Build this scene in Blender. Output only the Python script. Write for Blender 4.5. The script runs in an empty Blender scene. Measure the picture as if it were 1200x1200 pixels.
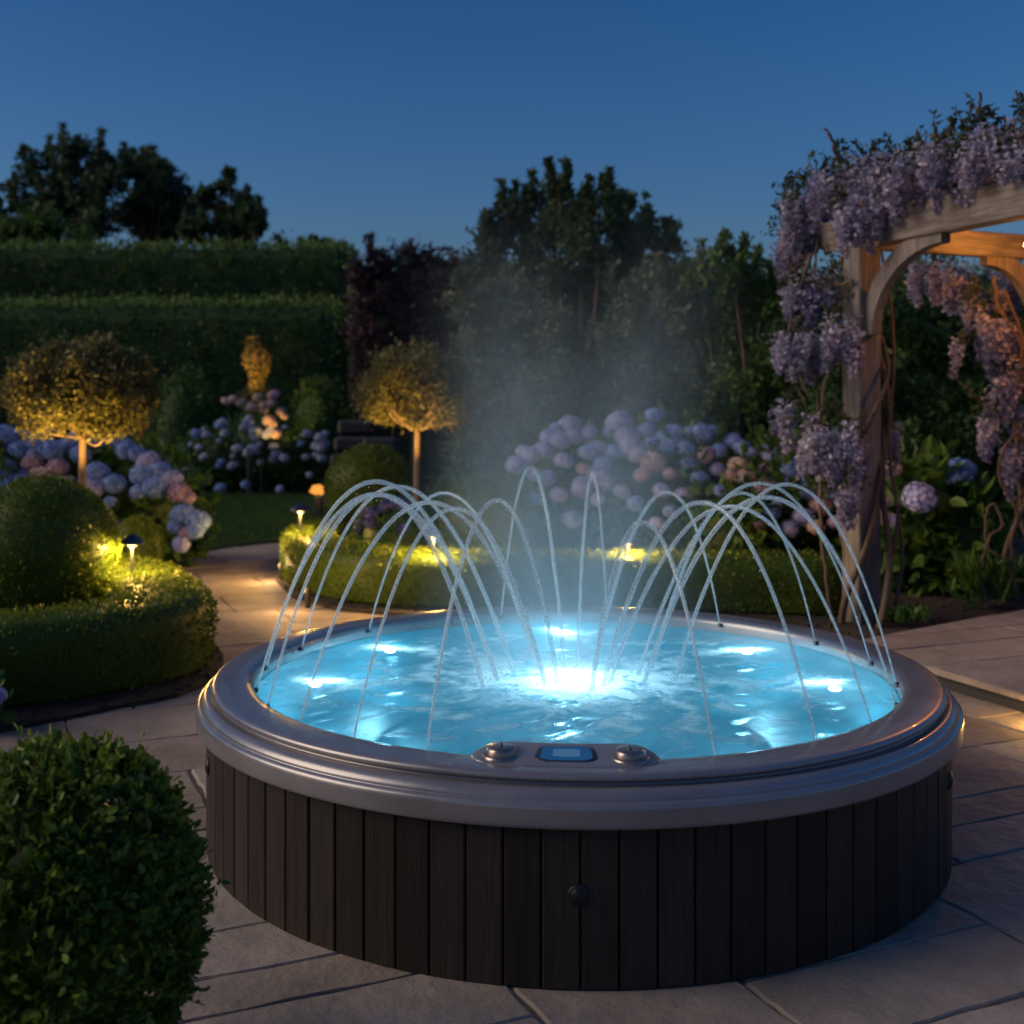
import bpy, math, random
import numpy as np
from mathutils import Vector

R = math.radians
rng = np.random.default_rng(11)
random.seed(5)
scene = bpy.context.scene
COL = scene.collection
F = 1356.0                      # focal length in pixels of a 1200 px frame
CAM = np.array([0.0, 0.0, 1.4])


def at(px, py, Y):              # point seen at a pixel of the photo, Y metres away
    return np.array([(px - 600) / F * Y, Y, 1.4 - (py - 480) / F * Y])


# ------------------------------------------------------------------ materials
def nodes_of(name):
    m = bpy.data.materials.new(name)
    m.use_nodes = True
    nt = m.node_tree
    nt.nodes.clear()
    out = nt.nodes.new('ShaderNodeOutputMaterial')
    return m, nt, out


def N(nt, t, **kw):
    n = nt.nodes.new(t)
    for k, v in kw.items():
        if k.startswith('i_'):
            n.inputs[k[2:].replace('_', ' ')].default_value = v
        else:
            setattr(n, k, v)
    return n


def L(nt, a, b):
    nt.links.new(a, b)


def ramp(nt, fac, stops):
    r = nt.nodes.new('ShaderNodeValToRGB')
    cr = r.color_ramp
    while len(cr.elements) > 1:
        cr.elements.remove(cr.elements[-1])
    cr.elements[0].position = stops[0][0]
    cr.elements[0].color = (*stops[0][1], 1)
    for p, c in stops[1:]:
        e = cr.elements.new(p)
        e.color = (*c, 1)
    L(nt, fac, r.inputs['Fac'])
    return r.outputs['Color']


def leaf_mat(name, dark, mid, light, rough=.5, transl=.3, gloss=.35):
    m, nt, out = nodes_of(name)
    a = N(nt, 'ShaderNodeAttribute', attribute_name='tint')
    geo = N(nt, 'ShaderNodeNewGeometry')
    nz = N(nt, 'ShaderNodeTexNoise', i_Scale=2.3, i_Detail=2.0)
    L(nt, geo.outputs['Position'], nz.inputs['Vector'])
    ad = N(nt, 'ShaderNodeMath', operation='ADD')
    mu = N(nt, 'ShaderNodeMath', operation='MULTIPLY_ADD')
    L(nt, nz.outputs['Fac'], mu.inputs[0]); mu.inputs[1].default_value = .8; mu.inputs[2].default_value = -.4
    L(nt, a.outputs['Fac'], ad.inputs[0]); L(nt, mu.outputs[0], ad.inputs[1])
    col = ramp(nt, ad.outputs[0], [(0.0, dark), (.5, mid), (1.0, light)])
    p = N(nt, 'ShaderNodeBsdfPrincipled', i_Roughness=rough)
    p.inputs['Specular IOR Level'].default_value = gloss
    L(nt, col, p.inputs['Base Color'])
    t = N(nt, 'ShaderNodeBsdfTranslucent')
    L(nt, col, t.inputs['Color'])
    mx = N(nt, 'ShaderNodeMixShader'); mx.inputs[0].default_value = transl
    L(nt, p.outputs[0], mx.inputs[1]); L(nt, t.outputs[0], mx.inputs[2])
    L(nt, mx.outputs[0], out.inputs['Surface'])
    return m


def plain(name, col, rough=.5, metal=0, bump=0, bscale=20, var=.0, vscale=6, stretch=(1, 1, 1), spec=.5, coat=0):
    m, nt, out = nodes_of(name)
    p = N(nt, 'ShaderNodeBsdfPrincipled', i_Roughness=rough, i_Metallic=metal)
    p.inputs['Specular IOR Level'].default_value = spec
    p.inputs['Coat Weight'].default_value = coat
    p.inputs['Base Color'].default_value = (*col, 1)
    tc = N(nt, 'ShaderNodeTexCoord')
    mp = N(nt, 'ShaderNodeMapping'); mp.inputs['Scale'].default_value = stretch
    L(nt, tc.outputs['Object'], mp.inputs['Vector'])
    if var:
        nz = N(nt, 'ShaderNodeTexNoise', i_Scale=vscale, i_Detail=5.0, i_Roughness=.65)
        L(nt, mp.outputs[0], nz.inputs['Vector'])
        c = np.array(col)
        L(nt, ramp(nt, nz.outputs['Fac'], [(.25, tuple(c * (1 - var))), (.5, tuple(c)), (.78, tuple(np.minimum(1, c * (1 + var))))]), p.inputs['Base Color'])
        rr = N(nt, 'ShaderNodeMapRange'); rr.inputs['To Min'].default_value = max(0, rough - .12); rr.inputs['To Max'].default_value = min(1, rough + .12)
        L(nt, nz.outputs['Fac'], rr.inputs['Value']); L(nt, rr.outputs[0], p.inputs['Roughness'])
    if bump:
        nb = N(nt, 'ShaderNodeTexNoise', i_Scale=bscale, i_Detail=6.0, i_Roughness=.6)
        L(nt, mp.outputs[0], nb.inputs['Vector'])
        b = N(nt, 'ShaderNodeBump', i_Strength=bump, i_Distance=.01)
        L(nt, nb.outputs['Fac'], b.inputs['Height']); L(nt, b.outputs[0], p.inputs['Normal'])
    L(nt, p.outputs[0], out.inputs['Surface'])
    return m


def timber(name, col, ang=None):
    m, nt, out = nodes_of(name)
    p = N(nt, 'ShaderNodeBsdfPrincipled', i_Roughness=.78); p.inputs['Specular IOR Level'].default_value = .25
    tc = N(nt, 'ShaderNodeTexCoord'); mp = N(nt, 'ShaderNodeMapping', vector_type='TEXTURE')
    if ang is None: mp.inputs['Scale'].default_value = (1, 1, 14)
    else:
        mp.inputs['Rotation'].default_value = (0, 0, ang); mp.inputs['Scale'].default_value = (14, 1, 1)
    L(nt, tc.outputs['Object'], mp.inputs[0])
    n1 = N(nt, 'ShaderNodeTexNoise', i_Scale=55.0, i_Detail=5.0, i_Roughness=.6, i_Distortion=.4); L(nt, mp.outputs[0], n1.inputs['Vector'])
    n2 = N(nt, 'ShaderNodeTexNoise', i_Scale=3.0, i_Detail=4.0); L(nt, tc.outputs['Object'], n2.inputs['Vector'])
    a = N(nt, 'ShaderNodeMath', operation='MULTIPLY_ADD'); L(nt, n2.outputs['Fac'], a.inputs[0]); a.inputs[1].default_value = .6; L(nt, n1.outputs['Fac'], a.inputs[2])
    c = np.array(col)
    L(nt, ramp(nt, a.outputs[0], [(.55, tuple(c * .5)), (.75, tuple(c * .9)), (1.0, tuple(c * 1.5))]), p.inputs['Base Color'])
    b = N(nt, 'ShaderNodeBump', i_Strength=.6, i_Distance=.004); L(nt, n1.outputs['Fac'], b.inputs['Height']); L(nt, b.outputs[0], p.inputs['Normal'])
    L(nt, p.outputs[0], out.inputs['Surface'])
    return m


def tinted(name, stops, rough=.7, bump=.4, bscale=14, var=.35, stretch=(1, 1, 1), vscale=5, spec=.3, bd=.01):
    """colour from the per-element 'tint' attribute, with noise mottling"""
    m, nt, out = nodes_of(name)
    p = N(nt, 'ShaderNodeBsdfPrincipled', i_Roughness=rough)
    p.inputs['Specular IOR Level'].default_value = spec
    a = N(nt, 'ShaderNodeAttribute', attribute_name='tint')
    tc = N(nt, 'ShaderNodeTexCoord')
    mp = N(nt, 'ShaderNodeMapping'); mp.inputs['Scale'].default_value = stretch
    L(nt, tc.outputs['Object'], mp.inputs['Vector'])
    nz = N(nt, 'ShaderNodeTexNoise', i_Scale=vscale, i_Detail=8.0, i_Roughness=.68)
    L(nt, mp.outputs[0], nz.inputs['Vector'])
    c = ramp(nt, a.outputs['Fac'], stops)
    mr = N(nt, 'ShaderNodeMapRange'); mr.inputs['From Min'].default_value = .25; mr.inputs['From Max'].default_value = .75
    mr.inputs['To Min'].default_value = 1 - var; mr.inputs['To Max'].default_value = 1 + var
    L(nt, nz.outputs['Fac'], mr.inputs['Value'])
    mix = N(nt, 'ShaderNodeVectorMath', operation='SCALE')
    L(nt, c, mix.inputs[0]); L(nt, mr.outputs[0], mix.inputs['Scale'])
    L(nt, mix.outputs[0], p.inputs['Base Color'])
    nb = N(nt, 'ShaderNodeTexNoise', i_Scale=bscale, i_Detail=8.0, i_Roughness=.62)
    L(nt, mp.outputs[0], nb.inputs['Vector'])
    b = N(nt, 'ShaderNodeBump', i_Strength=bump, i_Distance=bd)
    L(nt, nb.outputs['Fac'], b.inputs['Height']); L(nt, b.outputs[0], p.inputs['Normal'])
    L(nt, p.outputs[0], out.inputs['Surface'])
    return m


def glow(name, col, strength):
    m, nt, out = nodes_of(name)
    e = N(nt, 'ShaderNodeEmission', i_Strength=strength)
    e.inputs['Color'].default_value = (*col, 1)
    L(nt, e.outputs[0], out.inputs['Surface'])
    return m


M = {}
M['box'] = leaf_mat('boxwood_leaf', (.06, .105, .01), (.13, .19, .018), (.24, .29, .03), rough=.5)
M['boxfront'] = leaf_mat('boxwood_leaf_young', (.035, .08, .01), (.12, .2, .022), (.3, .35, .05), rough=.45)
M['hedge_far'] = leaf_mat('far_hedge_leaf', (.035, .085, .022), (.075, .155, .034), (.16, .26, .055), rough=.6)
M['yew'] = leaf_mat('dark_shrub_leaf', (.032, .08, .025), (.065, .145, .04), (.13, .22, .06), rough=.55)
M['tree'] = leaf_mat('tree_leaf', (.03, .068, .034), (.055, .11, .052), (.1, .165, .075), rough=.6)
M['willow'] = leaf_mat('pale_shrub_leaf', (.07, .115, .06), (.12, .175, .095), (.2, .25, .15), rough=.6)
M['beech'] = leaf_mat('copper_beech_leaf', (.03, .018, .03), (.055, .032, .05), (.1, .06, .08), rough=.5)
M['olive'] = leaf_mat('olive_leaf', (.08, .085, .03), (.16, .155, .055), (.28, .25, .1), rough=.5, transl=.45)
M['hyd'] = leaf_mat('hydrangea_leaf', (.035, .085, .016), (.09, .18, .03), (.17, .28, .05), rough=.45)
M['wleaf'] = leaf_mat('wisteria_leaf', (.03, .04, .02), (.055, .08, .035), (.1, .13, .06), rough=.5)
M['blue'] = leaf_mat('blue_floret', (.18, .3, .62), (.3, .44, .8), (.46, .6, .9), rough=.7, gloss=.1)
M['lilac'] = leaf_mat('lilac_floret', (.34, .34, .64), (.48, .49, .8), (.64, .66, .9), rough=.7, gloss=.1)
M['pink'] = leaf_mat('pink_floret', (.4, .26, .36), (.55, .38, .48), (.7, .54, .62), rough=.7, gloss=.1)
M['cream'] = leaf_mat('cream_floret', (.5, .36, .34), (.66, .5, .46), (.8, .66, .6), rough=.7, gloss=.1)
M['white'] = leaf_mat('white_floret', (.35, .4, .55), (.5, .55, .72), (.7, .72, .85), rough=.7, gloss=.1)
M['wist'] = leaf_mat('wisteria_petal', (.32, .3, .44), (.5, .47, .62), (.72, .7, .82), rough=.7, gloss=.1)
M['wist2'] = leaf_mat('wisteria_petal_dusky', (.2, .19, .32), (.33, .31, .47), (.54, .52, .68), rough=.7, gloss=.1)
M['lav'] = leaf_mat('lavender_floret', (.07, .07, .24), (.12, .12, .38), (.22, .22, .55), rough=.7, gloss=.1)
M['bark'] = plain('bark', (.12, .085, .06), .85, bump=.8, bscale=18, var=.5, vscale=9, stretch=(3, 3, .6))
M['barkpale'] = plain('pale_bark', (.19, .135, .095), .8, bump=.6, bscale=22, var=.35, vscale=12, stretch=(3, 3, .6))
M['soil'] = plain('soil', (.032, .024, .018), .95, bump=1, bscale=30, var=.6, vscale=14)
M['lawnbase'] = plain('lawn_turf', (.028, .062, .016), .95, bump=.8, bscale=60, var=.35, vscale=3)
M['grass'] = leaf_mat('grass_blade', (.03, .075, .015), (.05, .12, .022), (.08, .17, .03), rough=.6)
M['joint'] = plain('joint_sand', (.15, .125, .105), .95, bump=.5, bscale=50, var=.4, vscale=20)
M['stone'] = tinted('sandstone', [(0, (.25, .2, .165)), (.5, (.32, .26, .215)), (1, (.4, .335, .28))], rough=.75, bump=.8, bscale=7, var=.38, vscale=2.6, bd=.02)
M['plank'] = tinted('stained_plank', [(0, (.014, .011, .010)), (.5, (.024, .0185, .016)), (1, (.04, .03, .025))], rough=.5, bump=.5, bscale=20, var=.6, stretch=(6, 6, .35), vscale=8, spec=.4, bd=.004)
M['timber'] = timber('weathered_timber_upright', (.17, .155, .148))
M['timber_a'] = timber('weathered_timber_beam', (.17, .155, .148), math.atan2(-.923, .383))
M['timber_b'] = timber('weathered_timber_cross', (.17, .155, .148), math.atan2(.383, .923))
M['rim'] = plain('rim_acrylic', (.3, .29, .31), .3, metal=.45, bump=.04, bscale=90, var=.12, vscale=5, coat=.35)
M['shell'] = plain('shell_acrylic', (.09, .33, .41), .35, var=.1, vscale=4)
M['dark'] = plain('black_plastic', (.012, .012, .013), .4)
M['metal'] = plain('dark_metal', (.1, .11, .13), .38, metal=.8, var=.2)
M['bronze'] = plain('knob_metal', (.34, .29, .27), .3, metal=.85, var=.25, vscale=30)
M['darkstone'] = plain('slate', (.025, .027, .033), .7, bump=.6, bscale=9, var=.3, vscale=5)
M['warm'] = glow('warm_lamp_glass', (1, .6, .22), .8)
M['bulb'] = glow('warm_bulb', (1, .72, .38), 15)
M['poollens'] = glow('pool_lamp_lens', (.62, .86, 1), 8)
M['display'] = glow('display_screen', (.03, .16, .42), .1)


def water_material():
    m, nt, out = nodes_of('pool_water')
    a = N(nt, 'ShaderNodeAttribute', attribute_name='foam')
    tc = N(nt, 'ShaderNodeTexCoord')
    n1 = N(nt, 'ShaderNodeTexNoise', i_Scale=9.0, i_Detail=7.0, i_Roughness=.62, i_Distortion=.8)
    n2 = N(nt, 'ShaderNodeTexNoise', i_Scale=70.0, i_Detail=4.0, i_Roughness=.7)
    L(nt, tc.outputs['Object'], n1.inputs['Vector']); L(nt, tc.outputs['Object'], n2.inputs['Vector'])
    mr = N(nt, 'ShaderNodeMapRange'); mr.inputs['From Min'].default_value = .38; mr.inputs['From Max'].default_value = .66
    mr.inputs['To Min'].default_value = .08; mr.inputs['To Max'].default_value = 1.5
    L(nt, n1.outputs['Fac'], mr.inputs['Value'])
    mr2 = N(nt, 'ShaderNodeMapRange'); mr2.inputs['From Min'].default_value = .3; mr2.inputs['From Max'].default_value = .7
    mr2.inputs['To Min'].default_value = .72; mr2.inputs['To Max'].default_value = 1.2
    L(nt, n2.outputs['Fac'], mr2.inputs['Value'])
    m1 = N(nt, 'ShaderNodeMath', operation='MULTIPLY'); L(nt, a.outputs['Fac'], m1.inputs[0]); L(nt, mr.outputs[0], m1.inputs[1])
    m2 = N(nt, 'ShaderNodeMath', operation='MULTIPLY', use_clamp=True); L(nt, m1.outputs[0], m2.inputs[0]); L(nt, mr2.outputs[0], m2.inputs[1])
    b = N(nt, 'ShaderNodeBump', i_Strength=.5, i_Distance=.02)
    L(nt, n1.outputs['Fac'], b.inputs['Height'])
    tr = N(nt, 'ShaderNodeBsdfTransparent'); tr.inputs['Color'].default_value = (.45, .78, .9, 1)
    gl = N(nt, 'ShaderNodeBsdfGlossy', i_Roughness=.06); gl.inputs['Color'].default_value = (.9, .95, 1, 1)
    L(nt, b.outputs[0], gl.inputs['Normal'])
    fr = N(nt, 'ShaderNodeFresnel', i_IOR=1.33); L(nt, b.outputs[0], fr.inputs['Normal'])
    t1 = N(nt, 'ShaderNodeBsdfTranslucent'); t1.inputs['Color'].default_value = (.1, .42, .5, 1)
    mA = N(nt, 'ShaderNodeMixShader'); mA.inputs[0].default_value = .14
    L(nt, tr.outputs[0], mA.inputs[1]); L(nt, t1.outputs[0], mA.inputs[2])
    mB = N(nt, 'ShaderNodeMixShader'); L(nt, fr.outputs[0], mB.inputs[0]); L(nt, mA.outputs[0], mB.inputs[1]); L(nt, gl.outputs[0], mB.inputs[2])
    d = N(nt, 'ShaderNodeBsdfDiffuse'); d.inputs['Color'].default_value = (.82, .92, .96, 1)
    t2 = N(nt, 'ShaderNodeBsdfTranslucent'); t2.inputs['Color'].default_value = (.82, .93, .98, 1)
    L(nt, b.outputs[0], d.inputs['Normal']); L(nt, b.outputs[0], t2.inputs['Normal'])
    mC = N(nt, 'ShaderNodeMixShader'); mC.inputs[0].default_value = .7
    L(nt, d.outputs[0], mC.inputs[1]); L(nt, t2.outputs[0], mC.inputs[2])
    mD = N(nt, 'ShaderNodeMixShader'); L(nt, m2.outputs[0], mD.inputs[0]); L(nt, mB.outputs[0], mD.inputs[1]); L(nt, mC.outputs[0], mD.inputs[2])
    L(nt, mD.outputs[0], out.inputs['Surface'])
    return m


M['water'] = water_material()


def jet_material():
    m, nt, out = nodes_of('jet_water')
    tc = N(nt, 'ShaderNodeTexCoord')
    n1 = N(nt, 'ShaderNodeTexNoise', i_Scale=130.0, i_Detail=2.0)
    L(nt, tc.outputs['Object'], n1.inputs['Vector'])
    tr = N(nt, 'ShaderNodeBsdfTransparent'); tr.inputs['Color'].default_value = (1, 1, 1, 1)
    d = N(nt, 'ShaderNodeBsdfDiffuse'); d.inputs['Color'].default_value = (.72, .89, .98, 1)
    t = N(nt, 'ShaderNodeBsdfTranslucent'); t.inputs['Color'].default_value = (.84, .95, 1, 1)
    g = N(nt, 'ShaderNodeBsdfGlossy', i_Roughness=.15)
    b = N(nt, 'ShaderNodeBump', i_Strength=.3, i_Distance=.002); L(nt, n1.outputs['Fac'], b.inputs['Height']); L(nt, b.outputs[0], g.inputs['Normal'])
    a = N(nt, 'ShaderNodeMixShader'); a.inputs[0].default_value = .6; L(nt, d.outputs[0], a.inputs[1]); L(nt, t.outputs[0], a.inputs[2])
    c = N(nt, 'ShaderNodeMixShader'); c.inputs[0].default_value = .12; L(nt, a.outputs[0], c.inputs[1]); L(nt, g.outputs[0], c.inputs[2])
    lw = N(nt, 'ShaderNodeLayerWeight', i_Blend=.35)
    mr = N(nt, 'ShaderNodeMapRange'); mr.inputs['From Min'].default_value = .0; mr.inputs['From Max'].default_value = 1.0
    mr.inputs['To Min'].default_value = .58; mr.inputs['To Max'].default_value = .05
    L(nt, lw.outputs['Facing'], mr.inputs['Value'])
    mm = N(nt, 'ShaderNodeMath', operation='MULTIPLY'); L(nt, mr.outputs[0], mm.inputs[0])
    m3 = N(nt, 'ShaderNodeMapRange'); m3.inputs['From Min'].default_value = .35; m3.inputs['From Max'].default_value = .65
    m3.inputs['To Min'].default_value = .6; m3.inputs['To Max'].default_value = 1.1
    L(nt, n1.outputs['Fac'], m3.inputs['Value']); L(nt, m3.outputs[0], mm.inputs[1])
    e = N(nt, 'ShaderNodeMixShader'); L(nt, mm.outputs[0], e.inputs[0]); L(nt, tr.outputs[0], e.inputs[1]); L(nt, c.outputs[0], e.inputs[2])
    L(nt, e.outputs[0], out.inputs['Surface'])
    return m


M['jet'] = jet_material()


# ------------------------------------------------------------------ mesh tools
class MB:
    """collects geometry (world coordinates) that becomes ONE mesh object"""
    def __init__(s):
        s.v = []; s.f = []; s.t = []; s.n = 0; s.smooth = []; s.mi = []

    def add(s, v, f, tint=.5, smooth=True, mi=0):
        v = np.asarray(v, float).reshape(-1, 3)
        if isinstance(f, np.ndarray):
            f = f + s.n
            s.f.append(f)
            nf = len(f)
        else:
            g = {}
            for q in f:
                g.setdefault(len(q), []).append(q)
            nf = len(f)
            for q in g.values():
                s.f.append(np.array(q) + s.n)
        s.smooth += [smooth] * nf
        s.mi += [mi] * nf
        s.v.append(v)
        s.t.append(np.full(len(v), tint) if np.isscalar(tint) else np.asarray(tint, float))
        s.n += len(v)
        return s

    def mesh(s, name, mats, origin=(0, 0, 0)):
        me = bpy.data.meshes.new(name)
        v = np.concatenate(s.v) - np.asarray(origin)
        me.vertices.add(len(v)); me.vertices.foreach_set('co', v.astype(np.float32).ravel())
        tot = np.concatenate([np.full(len(q), q.shape[1]) for q in s.f])
        idx = np.concatenate([q.ravel() for q in s.f])
        me.loops.add(len(idx)); me.loops.foreach_set('vertex_index', idx.astype(np.int32))
        st = np.concatenate([[0], np.cumsum(tot)[:-1]])
        me.polygons.add(len(tot)); me.polygons.foreach_set('loop_start', st.astype(np.int32)); me.polygons.foreach_set('loop_total', tot.astype(np.int32))
        me.polygons.foreach_set('use_smooth', np.array(s.smooth, bool))
        me.polygons.foreach_set('material_index', np.array(s.mi, np.int32))
        at_ = me.attributes.new('tint', 'FLOAT', 'POINT'); at_.data.foreach_set('value', np.concatenate(s.t).astype(np.float32))
        for m in (mats if isinstance(mats, (list, tuple)) else [mats]):
            me.materials.append(m)
        me.update(calc_edges=True)
        me.validate()
        return me

    def obj(s, name, mats, parent=None):
        o = bpy.data.objects.new(name, None) if False else None
        org = worldloc(parent) if parent else (0, 0, 0)
        o = bpy.data.objects.new(name, s.mesh(name, mats, org))
        COL.objects.link(o)
        if parent: o.parent = parent
        return o


def worldloc(o):
    p = np.zeros(3)
    while o is not None:
        p += np.array(o.location[:]); o = o.parent
    return p


def thing(name, label, cat, loc=(0, 0, 0), group=None):
    o = bpy.data.objects.new(name, None)
    o.empty_display_size = .1
    COL.objects.link(o); o.location = tuple(loc)
    return tag(o, label, cat, group)


def tag(o, label=None, cat=None, group=None, kind=None):
    if label: o['label'] = label
    if cat: o['category'] = cat
    if group: o['group'] = group
    if kind: o['kind'] = kind
    return o


def struct(o):
    return tag(o, kind='structure')


def unit(v):
    v = np.asarray(v, float)
    return v / np.maximum(1e-9, np.linalg.norm(v, axis=-1, keepdims=True))


def wob(p, s=1.0, ph=0.0):      # cheap smooth noise, about -1..1
    x, y, z = (p * s).T
    return (np.sin(1.7 * x + 2.3 * y + ph) + np.sin(2.9 * y - 1.3 * z + 1.1 + ph) + np.sin(3.1 * z + 1.9 * x + 2.7 * ph) + np.sin(4.7 * x - 3.9 * y + 2.1 * z + 4 + ph)) / 4


def leaves(mb, P, Nn, size, width=.5, flat=.6, tint=None, fold=False, up=.25, mi=0):
    """one leaf per point: a small folded blade whose direction leans along Nn"""
    n = len(P)
    size = np.asarray(size if not np.isscalar(size) else np.full(n, size))
    size = size * rng.uniform(.65, 1.25, n)
    T = unit(Nn * rng.uniform(.1, 1.1, (n, 1)) + rng.normal(0, flat, (n, 3)) + np.array([0, 0, up]))
    B = unit(np.cross(T, rng.normal(0, 1, (n, 3)) + Nn * .001))
    C = np.cross(T, B)
    if tint is None: tint = np.clip(rng.normal(.5, .22, n), 0, 1)
    s = size[:, None]
    if not fold:
        v = np.stack([P, P + T * s * .5 + B * s * width * .5, P + T * s + C * s * .08, P + T * s * .5 - B * s * width * .5], 1)
        k = 4
        f = np.arange(n)[:, None] * 4 + np.arange(4)
    else:
        v = np.stack([P, P + T * s * .3 + B * s * width * .45 + C * s * .06, P + T * s * .72 + B * s * width * .36 + C * s * .04, P + T * s - C * s * .1,
                      P + T * s * .72 - B * s * width * .36 + C * s * .04, P + T * s * .3 - B * s * width * .45 + C * s * .06], 1)
        k = 6
        a = np.arange(n)[:, None] * 6
        f = np.concatenate([a + np.array([0, 1, 2, 3]), a + np.array([0, 3, 4, 5])])
    mb.add(v.reshape(-1, 3), f, np.repeat(tint, k), smooth=False, mi=mi)
    return mb


def sphere_dirs(n, zmin=-1.0):
    z = rng.uniform(zmin, 1, n); a = rng.uniform(0, 2 * math.pi, n); r = np.sqrt(np.maximum(0, 1 - z * z))
    return np.stack([r * np.cos(a), r * np.sin(a), z], 1)


def uvsphere(mb, c, r, seg=24, rings=14, tint=.3, bump=0, bs=4, mi=0, zcut=-1):
    c = np.asarray(c); r = np.asarray(r if not np.isscalar(r) else (r, r, r), float)
    vs = []
    for i in range(rings + 1):
        th = math.pi * i / rings
        for j in range(seg):
            a = 2 * math.pi * j / seg
            vs.append((math.sin(th) * math.cos(a), math.sin(th) * math.sin(a), max(zcut, math.cos(th))))
    d = np.array(vs)
    v = c + d * r * (1 + (bump * wob(d, bs, c[0]))[:, None] if bump else 1)
    f = [(i * seg + j, (i + 1) * seg + j, (i + 1) * seg + (j + 1) % seg, i * seg + (j + 1) % seg) for i in range(rings) for j in range(seg)]
    mb.add(v, np.array(f), tint, mi=mi)


def tube(mb, pts, rad, seg=8, tint=.5, cap=True, mi=0):
    pts = np.asarray(pts, float); n = len(pts)
    rad = np.full(n, rad) if np.isscalar(rad) else np.asarray(rad, float)
    T = unit(np.gradient(pts, axis=0))
    ref = np.array([0, 0, 1.0]) if abs(T[0][2]) < .9 else np.array([1.0, 0, 0])
    u = unit(np.cross(T[0], ref)); us = []
    for i in range(n):
        u = unit(u - T[i] * np.dot(u, T[i])); us.append(u)
    us = np.array(us); w = np.cross(T, us)
    a = np.linspace(0, 2 * math.pi, seg, endpoint=False)
    v = pts[:, None, :] + rad[:, None, None] * (us[:, None, :] * np.cos(a)[None, :, None] + w[:, None, :] * np.sin(a)[None, :, None])
    f = [(i * seg + j, i * seg + (j + 1) % seg, (i + 1) * seg + (j + 1) % seg, (i + 1) * seg + j) for i in range(n - 1) for j in range(seg)]
    mb.add(v.reshape(-1, 3), np.array(f), tint, mi=mi)
    if cap:
        for k in (0, n - 1):
            mb.add(v[k], [tuple(range(seg)) if k else tuple(range(seg))[::-1]], tint, mi=mi)


def lathe(mb, prof, c, seg=96, a0=0, a1=2 * math.pi, tint=.5, mi=0, smooth=True):
    prof = np.asarray(prof, float); full = abs(a1 - a0 - 2 * math.pi) < 1e-6
    na = seg if full else seg + 1
    an = a0 + (a1 - a0) * np.arange(na) / seg
    v = np.stack([c[0] + prof[:, 0][:, None] * np.cos(an), c[1] + prof[:, 0][:, None] * np.sin(an), c[2] + prof[:, 1][:, None] + 0 * an], 2)
    f = []
    for i in range(len(prof) - 1):
        for j in range(na if full else seg):
            j2 = (j + 1) % na
            f.append((i * na + j, i * na + j2, (i + 1) * na + j2, (i + 1) * na + j))
    mb.add(v.reshape(-1, 3), np.array(f), tint, smooth=smooth, mi=mi)


def box(mb, c, half, ax=(1, 0, 0), ay=None, az=(0, 0, 1), bev=.008, tint=.5, mi=0):
    """bevelled box (chamfered) with axes"""
    ax = unit(np.array(ax, float)); az = unit(np.array(az, float))
    ay = unit(np.cross(az, ax)) if ay is None else unit(np.array(ay, float))
    hx, hy, hz = half
    bev = min(bev, hx * .45, hy * .45, hz * .45)
    V = []; idx = {}
    for sx in (-1, 1):
        for sy in (-1, 1):
            for sz in (-1, 1):
                for k in range(3):
                    d = [hx * sx, hy * sy, hz * sz]
                    for m_ in range(3):
                        if m_ != k: d[m_] -= bev * (sx, sy, sz)[m_]
                    idx[(sx, sy, sz, k)] = len(V); V.append(d)
    V = np.array(V)
    W = np.asarray(c) + V[:, :1] * ax + V[:, 1:2] * ay + V[:, 2:] * az
    Fs = []
    for k in range(3):
        o1, o2 = [(1, 2), (2, 0), (0, 1)][k]
        for s in (-1, 1):
            q = []
            for a, b in ((-1, -1), (1, -1), (1, 1), (-1, 1)):
                t = [0, 0, 0]; t[k] = s; t[o1] = a; t[o2] = b
                q.append(idx[(*t, k)])
            Fs.append(tuple(q) if s > 0 else tuple(q[::-1]))
    for k in range(3):          # edges along axis k
        o1, o2 = [(1, 2), (2, 0), (0, 1)][k]
        for a in (-1, 1):
            for b in (-1, 1):
                def I(s, kk):
                    t = [0, 0, 0]; t[k] = s; t[o1] = a; t[o2] = b
                    return idx[(*t, kk)]
                q = (I(-1, o1), I(1, o1), I(1, o2), I(-1, o2))
                Fs.append(q if a * b < 0 else q[::-1])
    for sx in (-1, 1):
        for sy in (-1, 1):
            for sz in (-1, 1):
                q = tuple(idx[(sx, sy, sz, k)] for k in range(3))
                Fs.append(q if sx * sy * sz > 0 else q[::-1])
    mb.add(W, Fs, tint, smooth=False, mi=mi)


def sheet(mb, poly, z, h=0.0, tint=.5):
    """flat polygon, with side walls of height h below it"""
    n = len(poly)
    v = [(x, y, z) for x, y in poly]
    mb.add(v, [tuple(range(n))], tint, smooth=False)
    if h:
        vb = v + [(x, y, z - h) for x, y in poly]
        mb.add(vb, [(i, i + n, (i + 1) % n + n, (i + 1) % n) for i in range(n)], tint, smooth=False)


def smooth_line(pts, k=10):
    p = [np.array(q, float) for q in pts]; out = []
    p = [2 * p[0] - p[1]] + p + [2 * p[-1] - p[-2]]
    for i in range(1, len(p) - 2):
        for t in np.linspace(0, 1, k, endpoint=False):
            out.append(.5 * ((2 * p[i]) + (-p[i - 1] + p[i + 1]) * t + (2 * p[i - 1] - 5 * p[i] + 4 * p[i + 1] - p[i + 2]) * t * t + (-p[i - 1] + 3 * p[i] - 3 * p[i + 1] + p[i + 2]) * t ** 3))
    out.append(p[-2])
    return np.array(out)


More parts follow.
